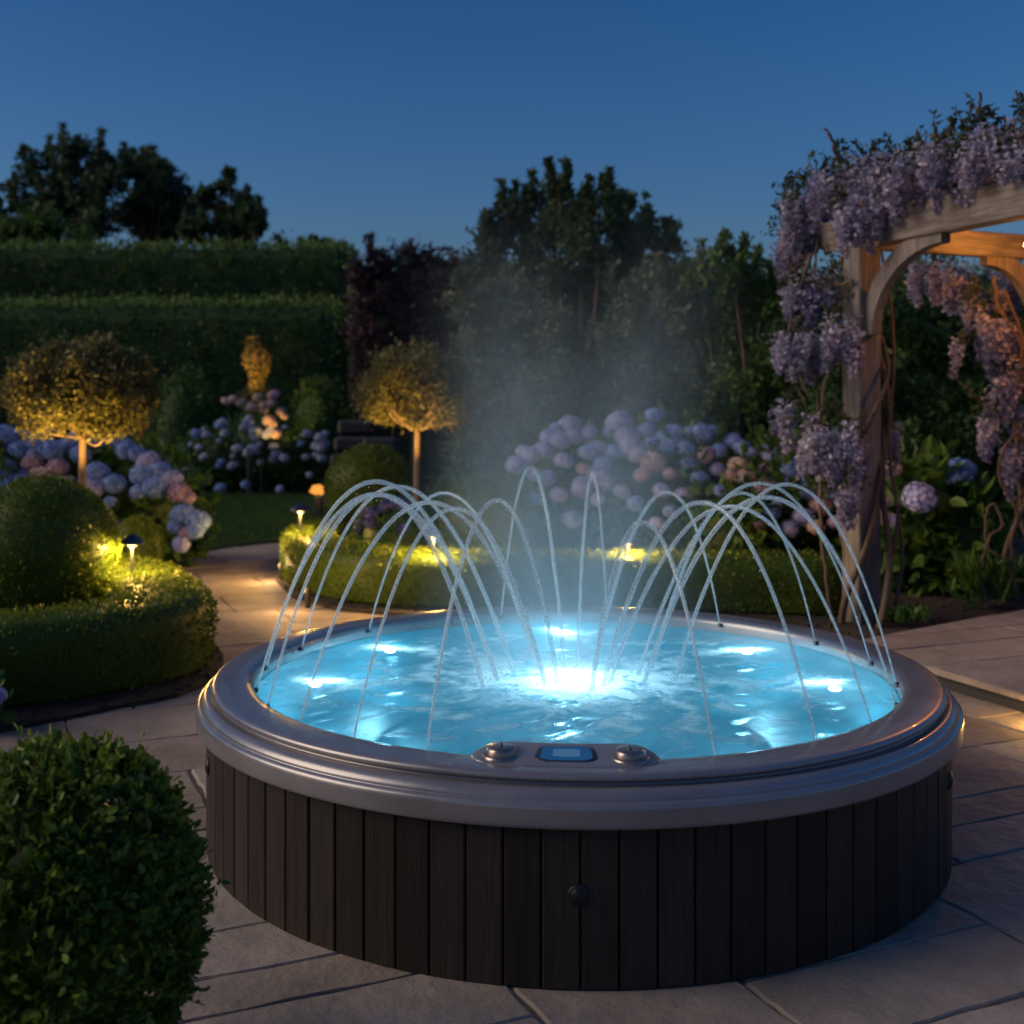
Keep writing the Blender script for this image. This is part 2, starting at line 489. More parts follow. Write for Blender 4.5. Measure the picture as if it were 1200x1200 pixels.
# lamps --------------------------------------------------------------------
def lamp(name, loc, watts, col, rad, parent=None, spot=None, aim=None, blend=.6):
    d = bpy.data.lights.new(name, 'SPOT' if spot else 'POINT')
    d.energy = watts; d.color = col; d.shadow_soft_size = rad
    o = bpy.data.objects.new(name, d); COL.objects.link(o)
    o.location = tuple(np.asarray(loc) - (worldloc(parent) if parent else 0))
    if parent: o.parent = parent
    if spot:
        d.spot_size = R(spot); d.spot_blend = blend
        dv = Vector(tuple(np.asarray(aim, float) - np.asarray(loc, float)))
        o.rotation_euler = dv.to_track_quat('-Z', 'Y').to_euler()
    return o


WARM = (1, .55, .12)

# ------------------------------------------------------------------ camera, sky, sun
cam = bpy.data.cameras.new('camera'); co = bpy.data.objects.new('camera', cam); COL.objects.link(co)
co.location = tuple(CAM); co.rotation_euler = (R(90), 0, 0)
cam.sensor_width = 36; cam.lens = 36 * F / 1200; cam.shift_y = -.1
cam.clip_end = 2000; cam.clip_start = .05
cam.dof.use_dof = True; cam.dof.focus_distance = 3.3; cam.dof.aperture_fstop = 2.9
scene.camera = co

w = bpy.data.worlds.new('World'); scene.world = w; w.use_nodes = True
nt = w.node_tree; bg = nt.nodes['Background']
sky = nt.nodes.new('ShaderNodeTexSky'); sky.sky_type = 'NISHITA'; sky.sun_disc = False
SUN_EL, SUN_ROT = 1.2, 264
sky.sun_elevation = R(SUN_EL); sky.sun_rotation = R(SUN_ROT)
sky.air_density = .9; sky.dust_density = 1.0; sky.ozone_density = 4.4
tcw = nt.nodes.new('ShaderNodeTexCoord'); sxw = nt.nodes.new('ShaderNodeSeparateXYZ'); L(nt, tcw.outputs['Generated'], sxw.inputs[0])
grw = ramp(nt, sxw.outputs['Z'], [(0.0, (2.0, 1.18, .98)), (.16, (1.75, 1.14, .98)), (.38, (.86, .9, .88)), (1.0, (.86, .9, .88))])
mlw = nt.nodes.new('ShaderNodeVectorMath'); mlw.operation = 'MULTIPLY'; L(nt, sky.outputs[0], mlw.inputs[0]); L(nt, grw, mlw.inputs[1])
nt.links.new(mlw.outputs[0], bg.inputs['Color']); bg.inputs['Strength'].default_value = .1

sd = bpy.data.lights.new('sun', 'SUN'); so = bpy.data.objects.new('sun', sd); COL.objects.link(so)
sd.energy = .45; sd.angle = R(40); sd.color = (1, .8, .58)
sdir = Vector((math.sin(R(SUN_ROT)) * math.cos(R(27)), math.cos(R(SUN_ROT)) * math.cos(R(27)), math.sin(R(27))))
so.rotation_euler = (-sdir).to_track_quat('-Z', 'Y').to_euler()
so.location = (-5, -5, 8)

# ------------------------------------------------------------------ ground
mb = MB(); sheet(mb, [(-600, -60), (600, -60), (600, 900), (-600, 900)], -.03); struct(mb.obj('ground', M['soil']))

mb = MB()
sheet(mb, [(-7, .6), (5.5, .6), (5.5, 12.9), (-7, 12.9)], -.0045)
struct(mb.obj('patio_joints', M['joint']))


def slabs(mb, x0, x1, y0, y1, ang, cen, z, poly=None, row=(.42, .72), wid=(.5, 1.05), gap=.0045, h=.03):
    ca, sa = math.cos(ang), math.sin(ang); y = y0
    while y < y1:
        rh = rng.uniform(*row); x = x0 - rng.uniform(0, .8)
        while x < x1:
            wd = rng.uniform(*wid)
            parts = [(x, x + wd, y, y + rh)]
            if rng.random() < .3 and wd > .7:
                s = rng.uniform(.4, .6); parts = [(x, x + wd, y, y + rh * s), (x, x + wd, y + rh * s, y + rh)]
            for a, b, c, d in parts:
                j = lambda: rng.uniform(-.003, .003)
                pl = [(a + gap + j(), c + gap + j()), (b - gap + j(), c + gap + j()), (b - gap + j(), d - gap + j()), (a + gap + j(), d - gap + j())]
                # wavy riven edges
                out = []
                for i in range(4):
                    p0, p1 = np.array(pl[i]), np.array(pl[(i + 1) % 4]); nseg = 8
                    for k in range(nseg):
                        q = p0 + (p1 - p0) * k / nseg
                        if k: q = q + rng.normal(0, .0032, 2)
                        out.append(q)
                o = np.array(out)
                o = np.stack([cen[0] + o[:, 0] * ca - o[:, 1] * sa, cen[1] + o[:, 0] * sa + o[:, 1] * ca], 1)
                if poly is not None:
                    o = clip(o, poly)
                    if o is None: continue
                    o = np.array(o); o = o[np.linalg.norm(o - np.roll(o, 1, 0), axis=1) > .003]
                    if len(o) < 3: continue
                cc = o.mean(0); inn = cc + (o - cc) * (1 - .022)
                wx = lambda q: (q[:, 0], q[:, 1])
                zt = z + rng.uniform(-.0025, .0025); sl = rng.normal(0, .002, 2)
                X, Yv = wx(o); Xi, Yi = wx(inn); n = len(o)
                zz = zt + (inn - cc) @ sl
                V = np.concatenate([np.stack([X, Yv, np.full(n, z - h)], 1), np.stack([X, Yv, zz - .006], 1), np.stack([Xi, Yi, zz], 1)])
                fs = [(i, (i + 1) % n, n + (i + 1) % n, n + i) for i in range(n)] + [(n + i, n + (i + 1) % n, 2 * n + (i + 1) % n, 2 * n + i) for i in range(n)] + [tuple(range(2 * n, 3 * n))]
                mb.add(V, fs, float(np.clip(rng.normal(.5, .25), 0, 1)), smooth=False)
            x += wd
        y += rh


def clip(pts, poly):
    out = [tuple(p) for p in pts]
    ar = sum(poly[i - 1][0] * poly[i][1] - poly[i][0] * poly[i - 1][1] for i in range(len(poly)))
    P_ = poly if ar > 0 else poly[::-1]
    for i in range(len(P_)):
        a, b = P_[i - 1], P_[i]; src, out = out, []
        sd_ = lambda p: (b[0] - a[0]) * (p[1] - a[1]) - (b[1] - a[1]) * (p[0] - a[0])
        for k in range(len(src)):
            p, q = src[k - 1], src[k]; sp, sq = sd_(p), sd_(q)
            if (sp >= 0) != (sq >= 0):
                t_ = sp / (sp - sq); out.append((p[0] + (q[0] - p[0]) * t_, p[1] + (q[1] - p[1]) * t_))
            if sq >= 0: out.append(q)
        if len(out) < 3: return None
    return out


def inside(x, y, poly):
    c = False; j = len(poly) - 1
    for i in range(len(poly)):
        xi, yi = poly[i]; xj, yj = poly[j]
        if (yi > y) != (yj > y) and x < (xj - xi) * (y - yi) / (yj - yi) + xi: c = not c
        j = i
    return c


mb = MB()
slabs(mb, -7, 8, -4, 13, R(24), (0, 1.5), .004, poly=[(-5, .8), (4.6, .8), (4.6, 7), (2.5, 12.9), (-6, 12.9)])
struct(mb.obj('patio', M['stone']))

# beds, lawn
bedL = [(-9, 3.6), (-3.4, 4.42), (-2.2, 4.99), (-1.62, 5.62), (-1.5, 6.0), (-1.62, 6.5), (-1.9, 7.2), (-2.35, 8.4), (-2.9, 9.6), (-3.25, 10.45), (-9, 10.6)]
bedR = [(-2.15, 11.6), (-1.98, 10.3), (-1.92, 9.4), (-1.62, 8.55), (-1.2, 8.02), (-.8, 7.84), (0, 7.75), (1.0, 7.7), (1.62, 7.45), (1.9, 6.9), (1.95, 6.4), (3.4, 7.3), (9, 11), (9, 13.2), (-1.5, 12.6)]


def soil_bed(poly, name, z=.025):
    mb = MB(); pts = np.array(poly)
    sheet(mb, poly, z, .06)
    # clods
    lo, hi = pts.min(0), pts.max(0)
    q = rng.uniform(np.maximum(lo, (-4, 4)), np.minimum(hi, (4.5, 9.5)), (5200, 2))
    q = np.array([p for p in q if inside(p[0], p[1], poly)])
    for p in q[:2200]:
        r = rng.uniform(.006, .02)
        d = np.array([(1, 0, 0), (-.4, .9, 0), (-.5, -.8, 0), (0.1, 0, 1.0)]) * r * rng.uniform(.7, 1.4, (4, 3))
        mb.add(np.array([p[0], p[1], z - .002]) + d, [(0, 1, 3), (1, 2, 3), (2, 0, 3)], .5, smooth=False)
    return struct(mb.obj(name, M['soil']))


soil_bed(bedL, 'soil_bed'); soil_bed(bedR, 'soil_bed')
lawn_near = smooth_line([(-9, 10.2), (-5, 10.0), (-3.6, 10.1), (-3.18, 10.55), (-2.98, 11.5), (-2.45, 12.15), (-1.6, 12.45), (3, 12.7), (9, 13.3)], 8)
lawnpoly = [tuple(p) for p in lawn_near] + [(9, 19), (-14, 19), (-14, 10.2)]
mb = MB(); sheet(mb, lawnpoly, .03, .05); struct(mb.obj('lawn', M['lawnbase']))
mb = MB()
q = rng.uniform((-5.2, 10.0), (-.6, 19), (90000, 2)); q = q[rng.random(len(q)) < np.clip(1.6 - (q[:, 1] - 10) / 8, .3, 1)]
nearc = np.interp(q[:, 0], lawn_near[:, 0], lawn_near[:, 1])
q = q[q[:, 1] > nearc]
P = np.column_stack([q, np.full(len(q), .025)])
leaves(mb, P, np.tile([0, 0, 1.0], (len(P), 1)), .04, width=.22, flat=.35, up=1)
tag(mb.obj('grass', M['grass']), 'short mown dark green lawn grass beyond the stone path', 'grass', kind='stuff')

# raised terrace under the pergola
terr = [(1.9, 6.44), (3.28, 3.06), (7.86, 3.34), (7.86, 10.87)]
mb = MB(); sheet(mb, terr, .07, .1); struct(mb.obj('terrace_base', M['darkstone']))
mb = MB(); slabs(mb, -1, 7, -4, 6, math.atan2(.383, .923), (2.2, 6.3), .1, poly=[(1.86, 6.46), (3.25, 3.0), (7.9, 3.3), (7.9, 10.95)], row=(.6, .9), wid=(.8, 1.3), gap=.004)
struct(mb.obj('terrace', M['stone']))

# ------------------------------------------------------------------ clipped plants
def clipped_ball(name, label, c, r, leaf=.022, n=7000, mat='box', squash=1.0, group=None, rough=.03, fold=False, stem=True):
    c = np.array(c, float); rr = np.array([r, r, r * squash])
    t = thing(name, label, 'topiary', (c[0], c[1], .0), group)
    mb = MB()
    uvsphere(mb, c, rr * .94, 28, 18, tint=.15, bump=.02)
    d = sphere_dirs(n, -.95)
    k = 1 + .02 * wob(d, 5, c[0]) + rough * rng.normal(0, .5, n)
    P = c + d * rr * k[:, None] * .97
    tint = np.clip(.42 + .22 * rng.normal(0, 1, n) + .25 * wob(d, 9, c[1]), 0, 1)
    leaves(mb, P, d, leaf, width=.55, flat=.55, tint=tint, fold=fold)
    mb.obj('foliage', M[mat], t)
    if stem and c[2] - rr[2] > -.05:
        s = MB(); tube(s, [(c[0], c[1], 0), (c[0], c[1], c[2] - rr[2] * .6)], [.03, .02], 8); s.obj('stem', M['bark'], t)
    return t


def sweep_hedge(name, label, line, wid, z1, leaf=.024, dens=2600, mat='box', z0=.03, rnd=.1, group=None):
    ln = smooth_line(line, 8); n = len(ln)
    tg = unit(np.gradient(ln, axis=0)); nr = np.stack([-tg[:, 1], tg[:, 0]], 1)
    t = thing(name, label, 'hedge', (*ln[n // 2], 0), group)
    # cross-section outline: parameter u -> offset, height
    h = wid / 2
    sec = [(-h * .94, z0), (-h, (z0 + z1) / 2), (-h, z1 - rnd)]
    for a in np.linspace(180, 90, 6)[1:]: sec.append((-h + rnd + rnd * math.cos(R(a)), z1 - rnd + rnd * math.sin(R(a))))
    sec += [(-x, z) for x, z in sec[::-1]]
    sec = np.array(sec)
    # rounded ends: extra rings shrinking the width
    rings = []
    for i in range(n): rings.append((ln[i], nr[i], 1.0, 0.0, tg[i]))
    for a in (30, 55, 75, 88):
        rings.insert(0, (ln[0] - tg[0] * h * math.sin(R(a)), nr[0], math.cos(R(a)), 0, tg[0]))
        rings.append((ln[-1] + tg[-1] * h * math.sin(R(a)), nr[-1], math.cos(R(a)), 0, tg[-1]))
    m = len(sec)
    V = np.array([[(*(c + nn * s * k), z) for s, z in sec] for c, nn, k, _, _ in rings])
    mb = MB(); fs = np.array([(i * m + j, (i + 1) * m + j, (i + 1) * m + j + 1, i * m + j + 1) for i in range(len(rings) - 1) for j in range(m - 1)])
    cen = np.array([[*c, (z0 + z1) / 2] for c, *_ in rings])[:, None, :]
    core = cen + (V - cen) * np.array([.93, .93, .94])
    mb.add(core.reshape(-1, 3), fs, .12)
    A = V.reshape(-1, 3)[fs]
    area = .5 * np.linalg.norm(np.cross(A[:, 2] - A[:, 0], A[:, 3] - A[:, 1]), axis=1)
    nl = int(area.sum() * dens)
    pick = rng.choice(len(fs), nl, p=area / area.sum()); u, v = rng.random((2, nl, 1))
    Q = A[pick]; P = (Q[:, 0] * (1 - u) + Q[:, 1] * u) * (1 - v) + (Q[:, 3] * (1 - u) + Q[:, 2] * u) * v
    nn = unit(np.cross(Q[:, 2] - Q[:, 0], Q[:, 3] - Q[:, 1]))
    cc = (cen.repeat(m, 1).reshape(-1, 3)[fs])[pick].mean(1)
    sgn = np.sign(np.sum(nn * (P - cc), 1, keepdims=True)); nn = nn * np.where(sgn == 0, 1, sgn)
    P = P + nn * (rng.normal(0, .01, (nl, 1)) + .012 * wob(P, 5)[:, None] - .008)
    tint = np.clip(.42 + .2 * rng.normal(0, 1, nl) + .22 * wob(P, 9), 0, 1)
    leaves(mb, P, nn, leaf, width=.55, flat=.5, tint=tint)
    mb.obj('foliage', M[mat], t)
    return t


sweep_hedge('box_hedge', 'low clipped box hedge curving beside the path at the left, lit by two mushroom lamps',
            [(-3.9, 4.75), (-3.1, 5.12), (-2.42, 5.5), (-2.02, 5.82), (-1.86, 6.18), (-2.08, 6.75), (-2.45, 7.4), (-3.1, 8.1)], .5, .42, group='low box hedges')
sweep_hedge('box_hedge', 'low clipped box hedge running behind the hot tub, lamplit along its top',
            [(-1.72, 10.3), (-1.66, 9.5), (-1.36, 8.78), (-.9, 8.32), (-.2, 8.14), (.8, 8.1), (1.6, 8.0), (2.05, 7.9)], .46, .4, group='low box hedges')

sweep_hedge('side_hedge', 'long clipped boundary hedge along the left side of the garden', [(-12.6, -3), (-12.6, 6), (-12.6, 14), (-12.6, 21.5)], 1.2, 2.3, leaf=.1, dens=110, mat='hedge_far', rnd=.25)
clipped_ball('box_ball', 'large clipped box ball behind the curved hedge at the left edge', (*at(50, 645, 6.95)[:2], .56), .44, n=11000, group='clipped box balls')
clipped_ball('box_ball', 'small egg-shaped box ball between the two mushroom lamps and the hydrangeas', (*at(161, 640, 8.5)[:2], .37), .185, n=3000, squash=1.35, group='clipped box balls')
clipped_ball('box_ball', 'clipped box ball by the trunk of the smaller lollipop tree', (*at(433, 573, 11.4)[:2], .61), .445, leaf=.03, n=6500, group='clipped box balls')
clipped_ball('box_ball', 'clipped box ball half veiled by steam behind the fountain arcs', (*at(572, 608, 9.3)[:2], .5), .39, leaf=.03, n=6500, group='clipped box balls')

# foreground box bush with loose shoots
c = at(68, 1075, 2.28); c[2] = .39
t = thing('box_bush', 'leafy rounded box bush with loose shoots in the near left corner', 'bush', (c[0], c[1], 0))
mb = MB(); uvsphere(mb, c, (.21, .21, .25), 28, 18, tint=.25, bump=.05)
ns = 2600; d = sphere_dirs(ns, -1)
base = c + d * np.array([.265, .268, .325]) * (1 + .05 * wob(d, 4, 2) + .03 * wob(d, 11, 1))[:, None]
ln_ = rng.uniform(.02, .055, ns) * np.where(rng.random(ns) < .07, 1.7, 1)
sd_ = unit(d + rng.normal(0, .35, (ns, 3)) + np.array([0, 0, .35]))
Pp, Nn_, Tt = [], [], []
for k in range(9):
    f_ = k / 8
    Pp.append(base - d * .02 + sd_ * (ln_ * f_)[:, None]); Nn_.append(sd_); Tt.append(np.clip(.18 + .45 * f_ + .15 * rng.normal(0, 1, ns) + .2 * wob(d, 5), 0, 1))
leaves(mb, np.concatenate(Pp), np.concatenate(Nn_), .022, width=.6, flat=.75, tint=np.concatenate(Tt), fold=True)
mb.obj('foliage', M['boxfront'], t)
s = MB()
for k in range(160):
    tube(s, [base[k] - d[k] * .05, base[k] + sd_[k] * ln_[k]], [.0018, .001], 4)
for k in range(6):
    tube(s, [(c[0], c[1], 0), c + sphere_dirs(1, .1)[0] * .2], [.014, .005], 6)
s.obj('stem', M['bark'], t)

# ------------------------------------------------------------------ lollipop standard trees
def lollipop(label, px, py, Y, rx, rz, base=.05, trunk=.03, n=9000):
    c = at(px, py, Y); n = int(n * 1.7)
    t = thing('lollipop_tree', label, 'tree', (c[0], c[1], 0), 'lollipop trees')
    mb = MB()
    tube(mb, [(c[0] + .01, c[1], base), (c[0] - .005, c[1], c[2] * .5), (c[0], c[1], c[2] - rz * .75)], [trunk * 1.15, trunk, trunk * .9], 10)
    for k in range(26):
        dd = sphere_dirs(1, -.3)[0]; e = c + dd * np.array([rx, rx, rz]) * .85; st = c - np.array([0, 0, rz * .8])
        mid = (st + e) / 2 + rng.normal(0, .04, 3) - np.array([0, 0, .04])
        tube(mb, smooth_line([st, mid, e], 4), np.linspace(trunk * .45, .005, 9), 5)
    mb.obj('trunk', M['barkpale'], t)
    mb = MB()
    nc = 210; dc = sphere_dirs(nc, -.75)
    rad = (.62 + .42 * rng.random(nc) ** .7)
    flat = np.where(dc[:, 2] < 0, .8, 1.0)
    cc = c + dc * np.array([rx, rx, rz]) * rad[:, None] * np.column_stack([np.ones(nc), np.ones(nc), flat])
    k = rng.integers(0, nc, n); g = rng.normal(0, .055 * rx / .55, (n, 3))
    P = cc[k] + g; tint = np.clip(.45 + .22 * rng.normal(0, 1, n) + .15 * rng.normal(0, 1, nc)[k], 0, 1)
    leaves(mb, P, unit(dc[k] + .2), .046, width=.55, flat=.9, tint=tint)
    mb.obj('crown', M['olive'], t)
    return t


lollipop('wide lollipop olive tree lit from below, beside the blue hydrangeas', 97, 466, 8.9, .51, .39, trunk=.03, n=12500)
lollipop('smaller lollipop olive tree lit from below, between the box ball and the steam', 489, 463, 10.6, .5, .42, trunk=.03)

# ------------------------------------------------------------------ hydrangeas
def head_mesh(mat, n=90, fl=.3, seed=0, petal=.19):
    """mophead of four-petalled florets on a rounded dome, unit radius"""
    mb = MB(); uvsphere(mb, (0, 0, 0), (.86, .86, .7), 14, 9, tint=.12, bump=.03)
    i = np.arange(n) + .5; ph = np.arccos(1 - 1.75 * i / n); th = math.pi * (1 + 5 ** .5) * i
    d = np.stack([np.cos(th) * np.sin(ph), np.sin(th) * np.sin(ph), np.cos(ph)], 1); d = unit(d + rng.normal(0, .07, d.shape))
    C = d * np.array([1, 1, .82]) * rng.uniform(.9, 1.05, (n, 1))
    u = unit(np.cross(d, rng.normal(0, 1, d.shape))); v = np.cross(d, u); tn = np.clip(rng.normal(.55, .25, n), 0, 1)
    for k in range(4):
        a = k * math.pi / 2; e = u * math.cos(a) + v * math.sin(a); s = np.cross(d, e)
        V = np.stack([C, C + e * petal * .55 + s * petal * .5 + d * .03, C + e * petal * 1.05 + d * .01, C + e * petal * .55 - s * petal * .5 + d * .03], 1)
        mb.add(V.reshape(-1, 3), np.arange(n)[:, None] * 4 + np.arange(4), np.repeat(tn, 4), smooth=False)
    return mb.mesh('flower_head', mat)


HEADS = {k: [head_mesh(M[k]) for _ in range(2)] for k in ('blue', 'lilac', 'pink', 'cream', 'white', 'lav')}


def put_head(t, pos, r, kind):
    o = bpy.data.objects.new('flower_head', random.choice(HEADS[kind])); COL.objects.link(o); o.parent = t
    o.location = tuple(np.asarray(pos) - worldloc(t))
    dv = Vector((random.uniform(-.5, .5), random.uniform(-.9, -.1), 1)).normalized()
    o.rotation_euler = dv.to_track_quat('Z', 'Y').to_euler(); o.scale = (r * random.uniform(.92, 1.1), r * random.uniform(.92, 1.1), r * random.uniform(.85, 1))
    return o


def leafy(mb, c, rr, n, leaf, width=.6, fold=True, zmin=-.8, jit=.12, up=.1, core=.84, flat=.5):
    c = np.asarray(c, float); rr = np.asarray(rr, float)
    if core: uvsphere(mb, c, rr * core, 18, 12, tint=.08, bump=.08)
    d = sphere_dirs(n, zmin)
    P = c + d * rr * (1 + .08 * wob(d, 4, c[0]) + jit * rng.normal(0, .6, n))[:, None]
    tint = np.clip(.42 + .2 * rng.normal(0, 1, n) + .2 * wob(P, 3), 0, 1)
    leaves(mb, P, d, leaf, width=width, flat=flat, tint=tint, fold=fold, up=up)


def hydrangea(label, blobs, heads, leaf=.13, nl=500, loc=None, group='mophead hydrangeas', mat='hyd', core=.84, zlow=.03):
    b0 = blobs[0]; t = thing('hydrangea_bush', label, 'hydrangea', (b0[0], b0[1], 0), group)
    mb = MB()
    for x, y, z, rx, ry, rz in blobs: leafy(mb, (x, y, z), (rx, ry, rz), int(nl * rx * rz / .2), leaf, core=core)
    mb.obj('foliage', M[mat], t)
    s = MB()
    for x, y, z, rx, ry, rz in blobs:
        for k in range(3): tube(s, [(x + rng.normal(0, .05), y, 0), (x + rng.normal(0, rx * .4), y - ry * .3, z)], [.015, .01], 5)
    s.obj('stem', M['bark'], t)
    for px, py, r, kind, Y in heads: put_head(t, at(px, py, Y), r / F * Y * 1.1, kind)
    return t


# bush left
HL = [(5, 512, 15, 'blue'), (24, 527, 13, 'blue'), (44, 519, 13, 'blue'), (60, 528, 14, 'blue'), (40, 534, 10, 'lilac'), (8, 548, 12, 'blue'), (8, 568, 15, 'blue'), (38, 543, 13, 'pink'), (50, 560, 16, 'cream'), (68, 548, 12, 'pink'), (76, 568, 13, 'cream'), (25, 560, 12, 'lilac'), (22, 583, 12, 'blue'),
      (90, 574, 10, 'cream'), (108, 573, 15, 'lilac'), (113, 553, 14, 'blue'), (134, 567, 13, 'blue'), (115, 514, 12, 'blue'), (140, 517, 11, 'blue'), (148, 527, 12, 'blue'), (160, 532, 11, 'blue'), (173, 540, 12, 'lilac'), (168, 558, 15, 'blue'), (182, 571, 15, 'blue'), (162, 576, 10, 'blue'), (188, 551, 12, 'blue'), (201, 561, 12, 'lilac'),
      (210, 577, 13, 'pink'), (221, 584, 8, 'pink'), (214, 602, 13, 'blue'), (232, 610, 13, 'blue'), (228, 622, 11, 'blue'), (218, 624, 8, 'pink'), (212, 638, 10, 'lilac'), (122, 600, 8, 'lilac'), (128, 588, 8, 'blue'), (90, 515, 12, 'blue'), (78, 522, 11, 'blue'), (95, 532, 12, 'blue'), (205, 618, 8, 'blue'), (30, 505, 9, 'blue'), (60, 505, 8, 'lilac')]
Yl = lambda px, py: 9.55 + (600 - py) / 100 * .45
hydrangea('wide hydrangea bush with blue and pink mopheads behind the left box ball', [(*at(60, 570, 10.3)[:2], .5, 1.0, .7, .58), (*at(170, 590, 10.35)[:2], .48, .52, .55, .58), (*at(-40, 560, 10.1)[:2], .6, .6, .6, .6)],
          [(px, py, r, k, Yl(px, py)) for px, py, r, k in HL], nl=420)
hb = thing('hydrangea_bush', 'small purple hydrangea poking in at the left edge below the hedge', 'hydrangea', (*at(-14, 815, 4.95)[:2], 0), 'mophead hydrangeas')
mb = MB(); leafy(mb, (*at(-22, 815, 5.0)[:2], .13), (.1, .1, .12), 60, .07); mb.obj('foliage', M['hyd'], hb)
for q in ((-4, 816, 12), (-20, 808, 13)): put_head(hb, at(q[0], q[1], 4.85), q[2] / F * 4.85, 'lilac')

# bush right, veiled and clear
HR = [(668, 499, 13, 'lilac'), (655, 516, 13, 'lilac'), (643, 513, 11, 'lilac'), (622, 535, 13, 'lilac'), (636, 528, 12, 'lilac'), (690, 508, 10, 'lilac'), (606, 545, 12, 'lilac'), (625, 557, 8, 'lilac'), (614, 530, 9, 'lilac'), (672, 512, 10, 'lilac'), (652, 502, 8, 'blue'),
      (707, 544, 11, 'blue'), (705, 561, 16, 'lilac'), (682, 571, 13, 'lilac'), (729, 576, 10, 'lilac'), (671, 609, 12, 'blue'), (700, 585, 9, 'lilac')]
HM = [(725, 495, 15, 'lilac'), (767, 487, 10, 'blue'), (735, 511, 13, 'lilac'), (738, 524, 14, 'lilac'), (757, 504, 11, 'blue'), (748, 532, 13, 'lilac'), (766, 541, 15, 'pink'), (752, 557, 9, 'pink'), (790, 508, 12, 'blue'), (776, 513, 11, 'blue'), (785, 523, 13, 'blue'), (802, 526, 13, 'blue'), (806, 508, 10, 'blue'), (822, 508, 13, 'blue'),
      (826, 533, 11, 'pink'), (842, 528, 9, 'blue'), (858, 516, 9, 'blue'), (836, 505, 8, 'blue'), (714, 505, 8, 'blue'), (770, 613, 8, 'lilac'), (762, 520, 10, 'blue')]
HQ = [(865, 546, 13, 'cream'), (873, 561, 13, 'cream'), (857, 556, 9, 'cream'), (898, 550, 9, 'pink'), (898, 575, 16, 'pink'), (928, 552, 18, 'blue'), (947, 555, 15, 'blue'), (920, 566, 10, 'blue'), (941, 606, 11, 'lilac'), (962, 592, 13, 'pink'), (956, 618, 10, 'cream'), (890, 613, 9, 'pink'), (900, 519, 10, 'blue'), (962, 575, 9, 'lilac'), (912, 590, 8, 'lilac'), (880, 530, 8, 'lilac'), (940, 540, 9, 'blue')]
HQ += [(x_, y_, r_, k_) for x_, y_, r_, k_ in [(870, 525, 10, 'blue'), (905, 535, 12, 'lilac'), (925, 525, 11, 'blue'), (960, 545, 13, 'lilac'), (975, 560, 11, 'blue'), (980, 585, 11, 'lilac'), (905, 600, 10, 'blue'), (925, 620, 10, 'lilac'), (872, 590, 9, 'lilac'), (845, 575, 9, 'blue'), (980, 612, 9, 'pink'), (945, 575, 11, 'blue')]]
HM += [(820, 560, 10, 'blue'), (800, 580, 9, 'lilac'), (775, 575, 10, 'lilac'), (745, 590, 10, 'blue'), (840, 550, 9, 'lilac'), (808, 545, 11, 'blue'), (786, 600, 9, 'blue'), (720, 530, 10, 'blue'), (785, 555, 8, 'pink')]
HR += [(690, 530, 11, 'blue'), (660, 540, 11, 'lilac'), (640, 560, 11, 'blue'), (655, 580, 10, 'lilac'), (625, 585, 9, 'blue'), (684, 550, 9, 'pink'), (700, 525, 10, 'lilac')]
Yr = lambda px, py: 9.15 + (620 - py) / 130 * .8
hydrangea('hydrangea bush with mauve mopheads half hidden in the steam', [(*at(660, 590, 10.3)[:2], .55, .48, .5, .68), (*at(610, 600, 10.6)[:2], .45, .35, .4, .5)], [(px, py, r, k, Yr(px, py)) for px, py, r, k in HR], nl=420)
hydrangea('hydrangea bush with a blue crest of mopheads to the right of the steam', [(*at(790, 580, 10.1)[:2], .6, .6, .55, .66)], [(px, py, r, k, Yr(px, py)) for px, py, r, k in HM], nl=480)
hydrangea('hydrangea bush with cream, pink and blue mopheads left of the pergola post', [(*at(910, 600, 9.8)[:2], .5, .52, .5, .66), (*at(850, 640, 9.4)[:2], .35, .4, .4, .4)], [(px, py, r, k, Yr(px, py)) for px, py, r, k in HQ], nl=520)
hydrangea('broad-leaved hydrangea right of the pergola post with three large mopheads', [(*at(1075, 630, 8.9)[:2], .5, .4, .4, .52), (*at(1120, 640, 8.8)[:2], .42, .26, .35, .42)],
          [(1078, 583, 19, 'lilac', 8.45), (1122, 553, 17, 'blue', 8.7), (1046, 549, 10, 'cream', 8.6), (1034, 606, 10, 'cream', 8.4), (1046, 610, 8, 'lilac', 8.4), (1033, 588, 10, 'pink', 8.5), (1136, 570, 9, 'blue', 8.8)], leaf=.17, nl=460)
# lavender-coloured mound inside the hedge
c = at(462, 628, 9.35)
t = thing('lavender_mound', 'dark violet flowering mound between the box ball and the low hedge', 'plant', (c[0], c[1], 0))
mb = MB(); leafy(mb, (c[0], c[1], .36), (.3, .28, .3), 700, .06, width=.3); mb.obj('foliage', M['yew'], t)
for k in range(26):
    d = sphere_dirs(1, .05)[0]; put_head(t, np.array([c[0], c[1], .36]) + d * np.array([.3, .28, .3]), .05, 'lav')

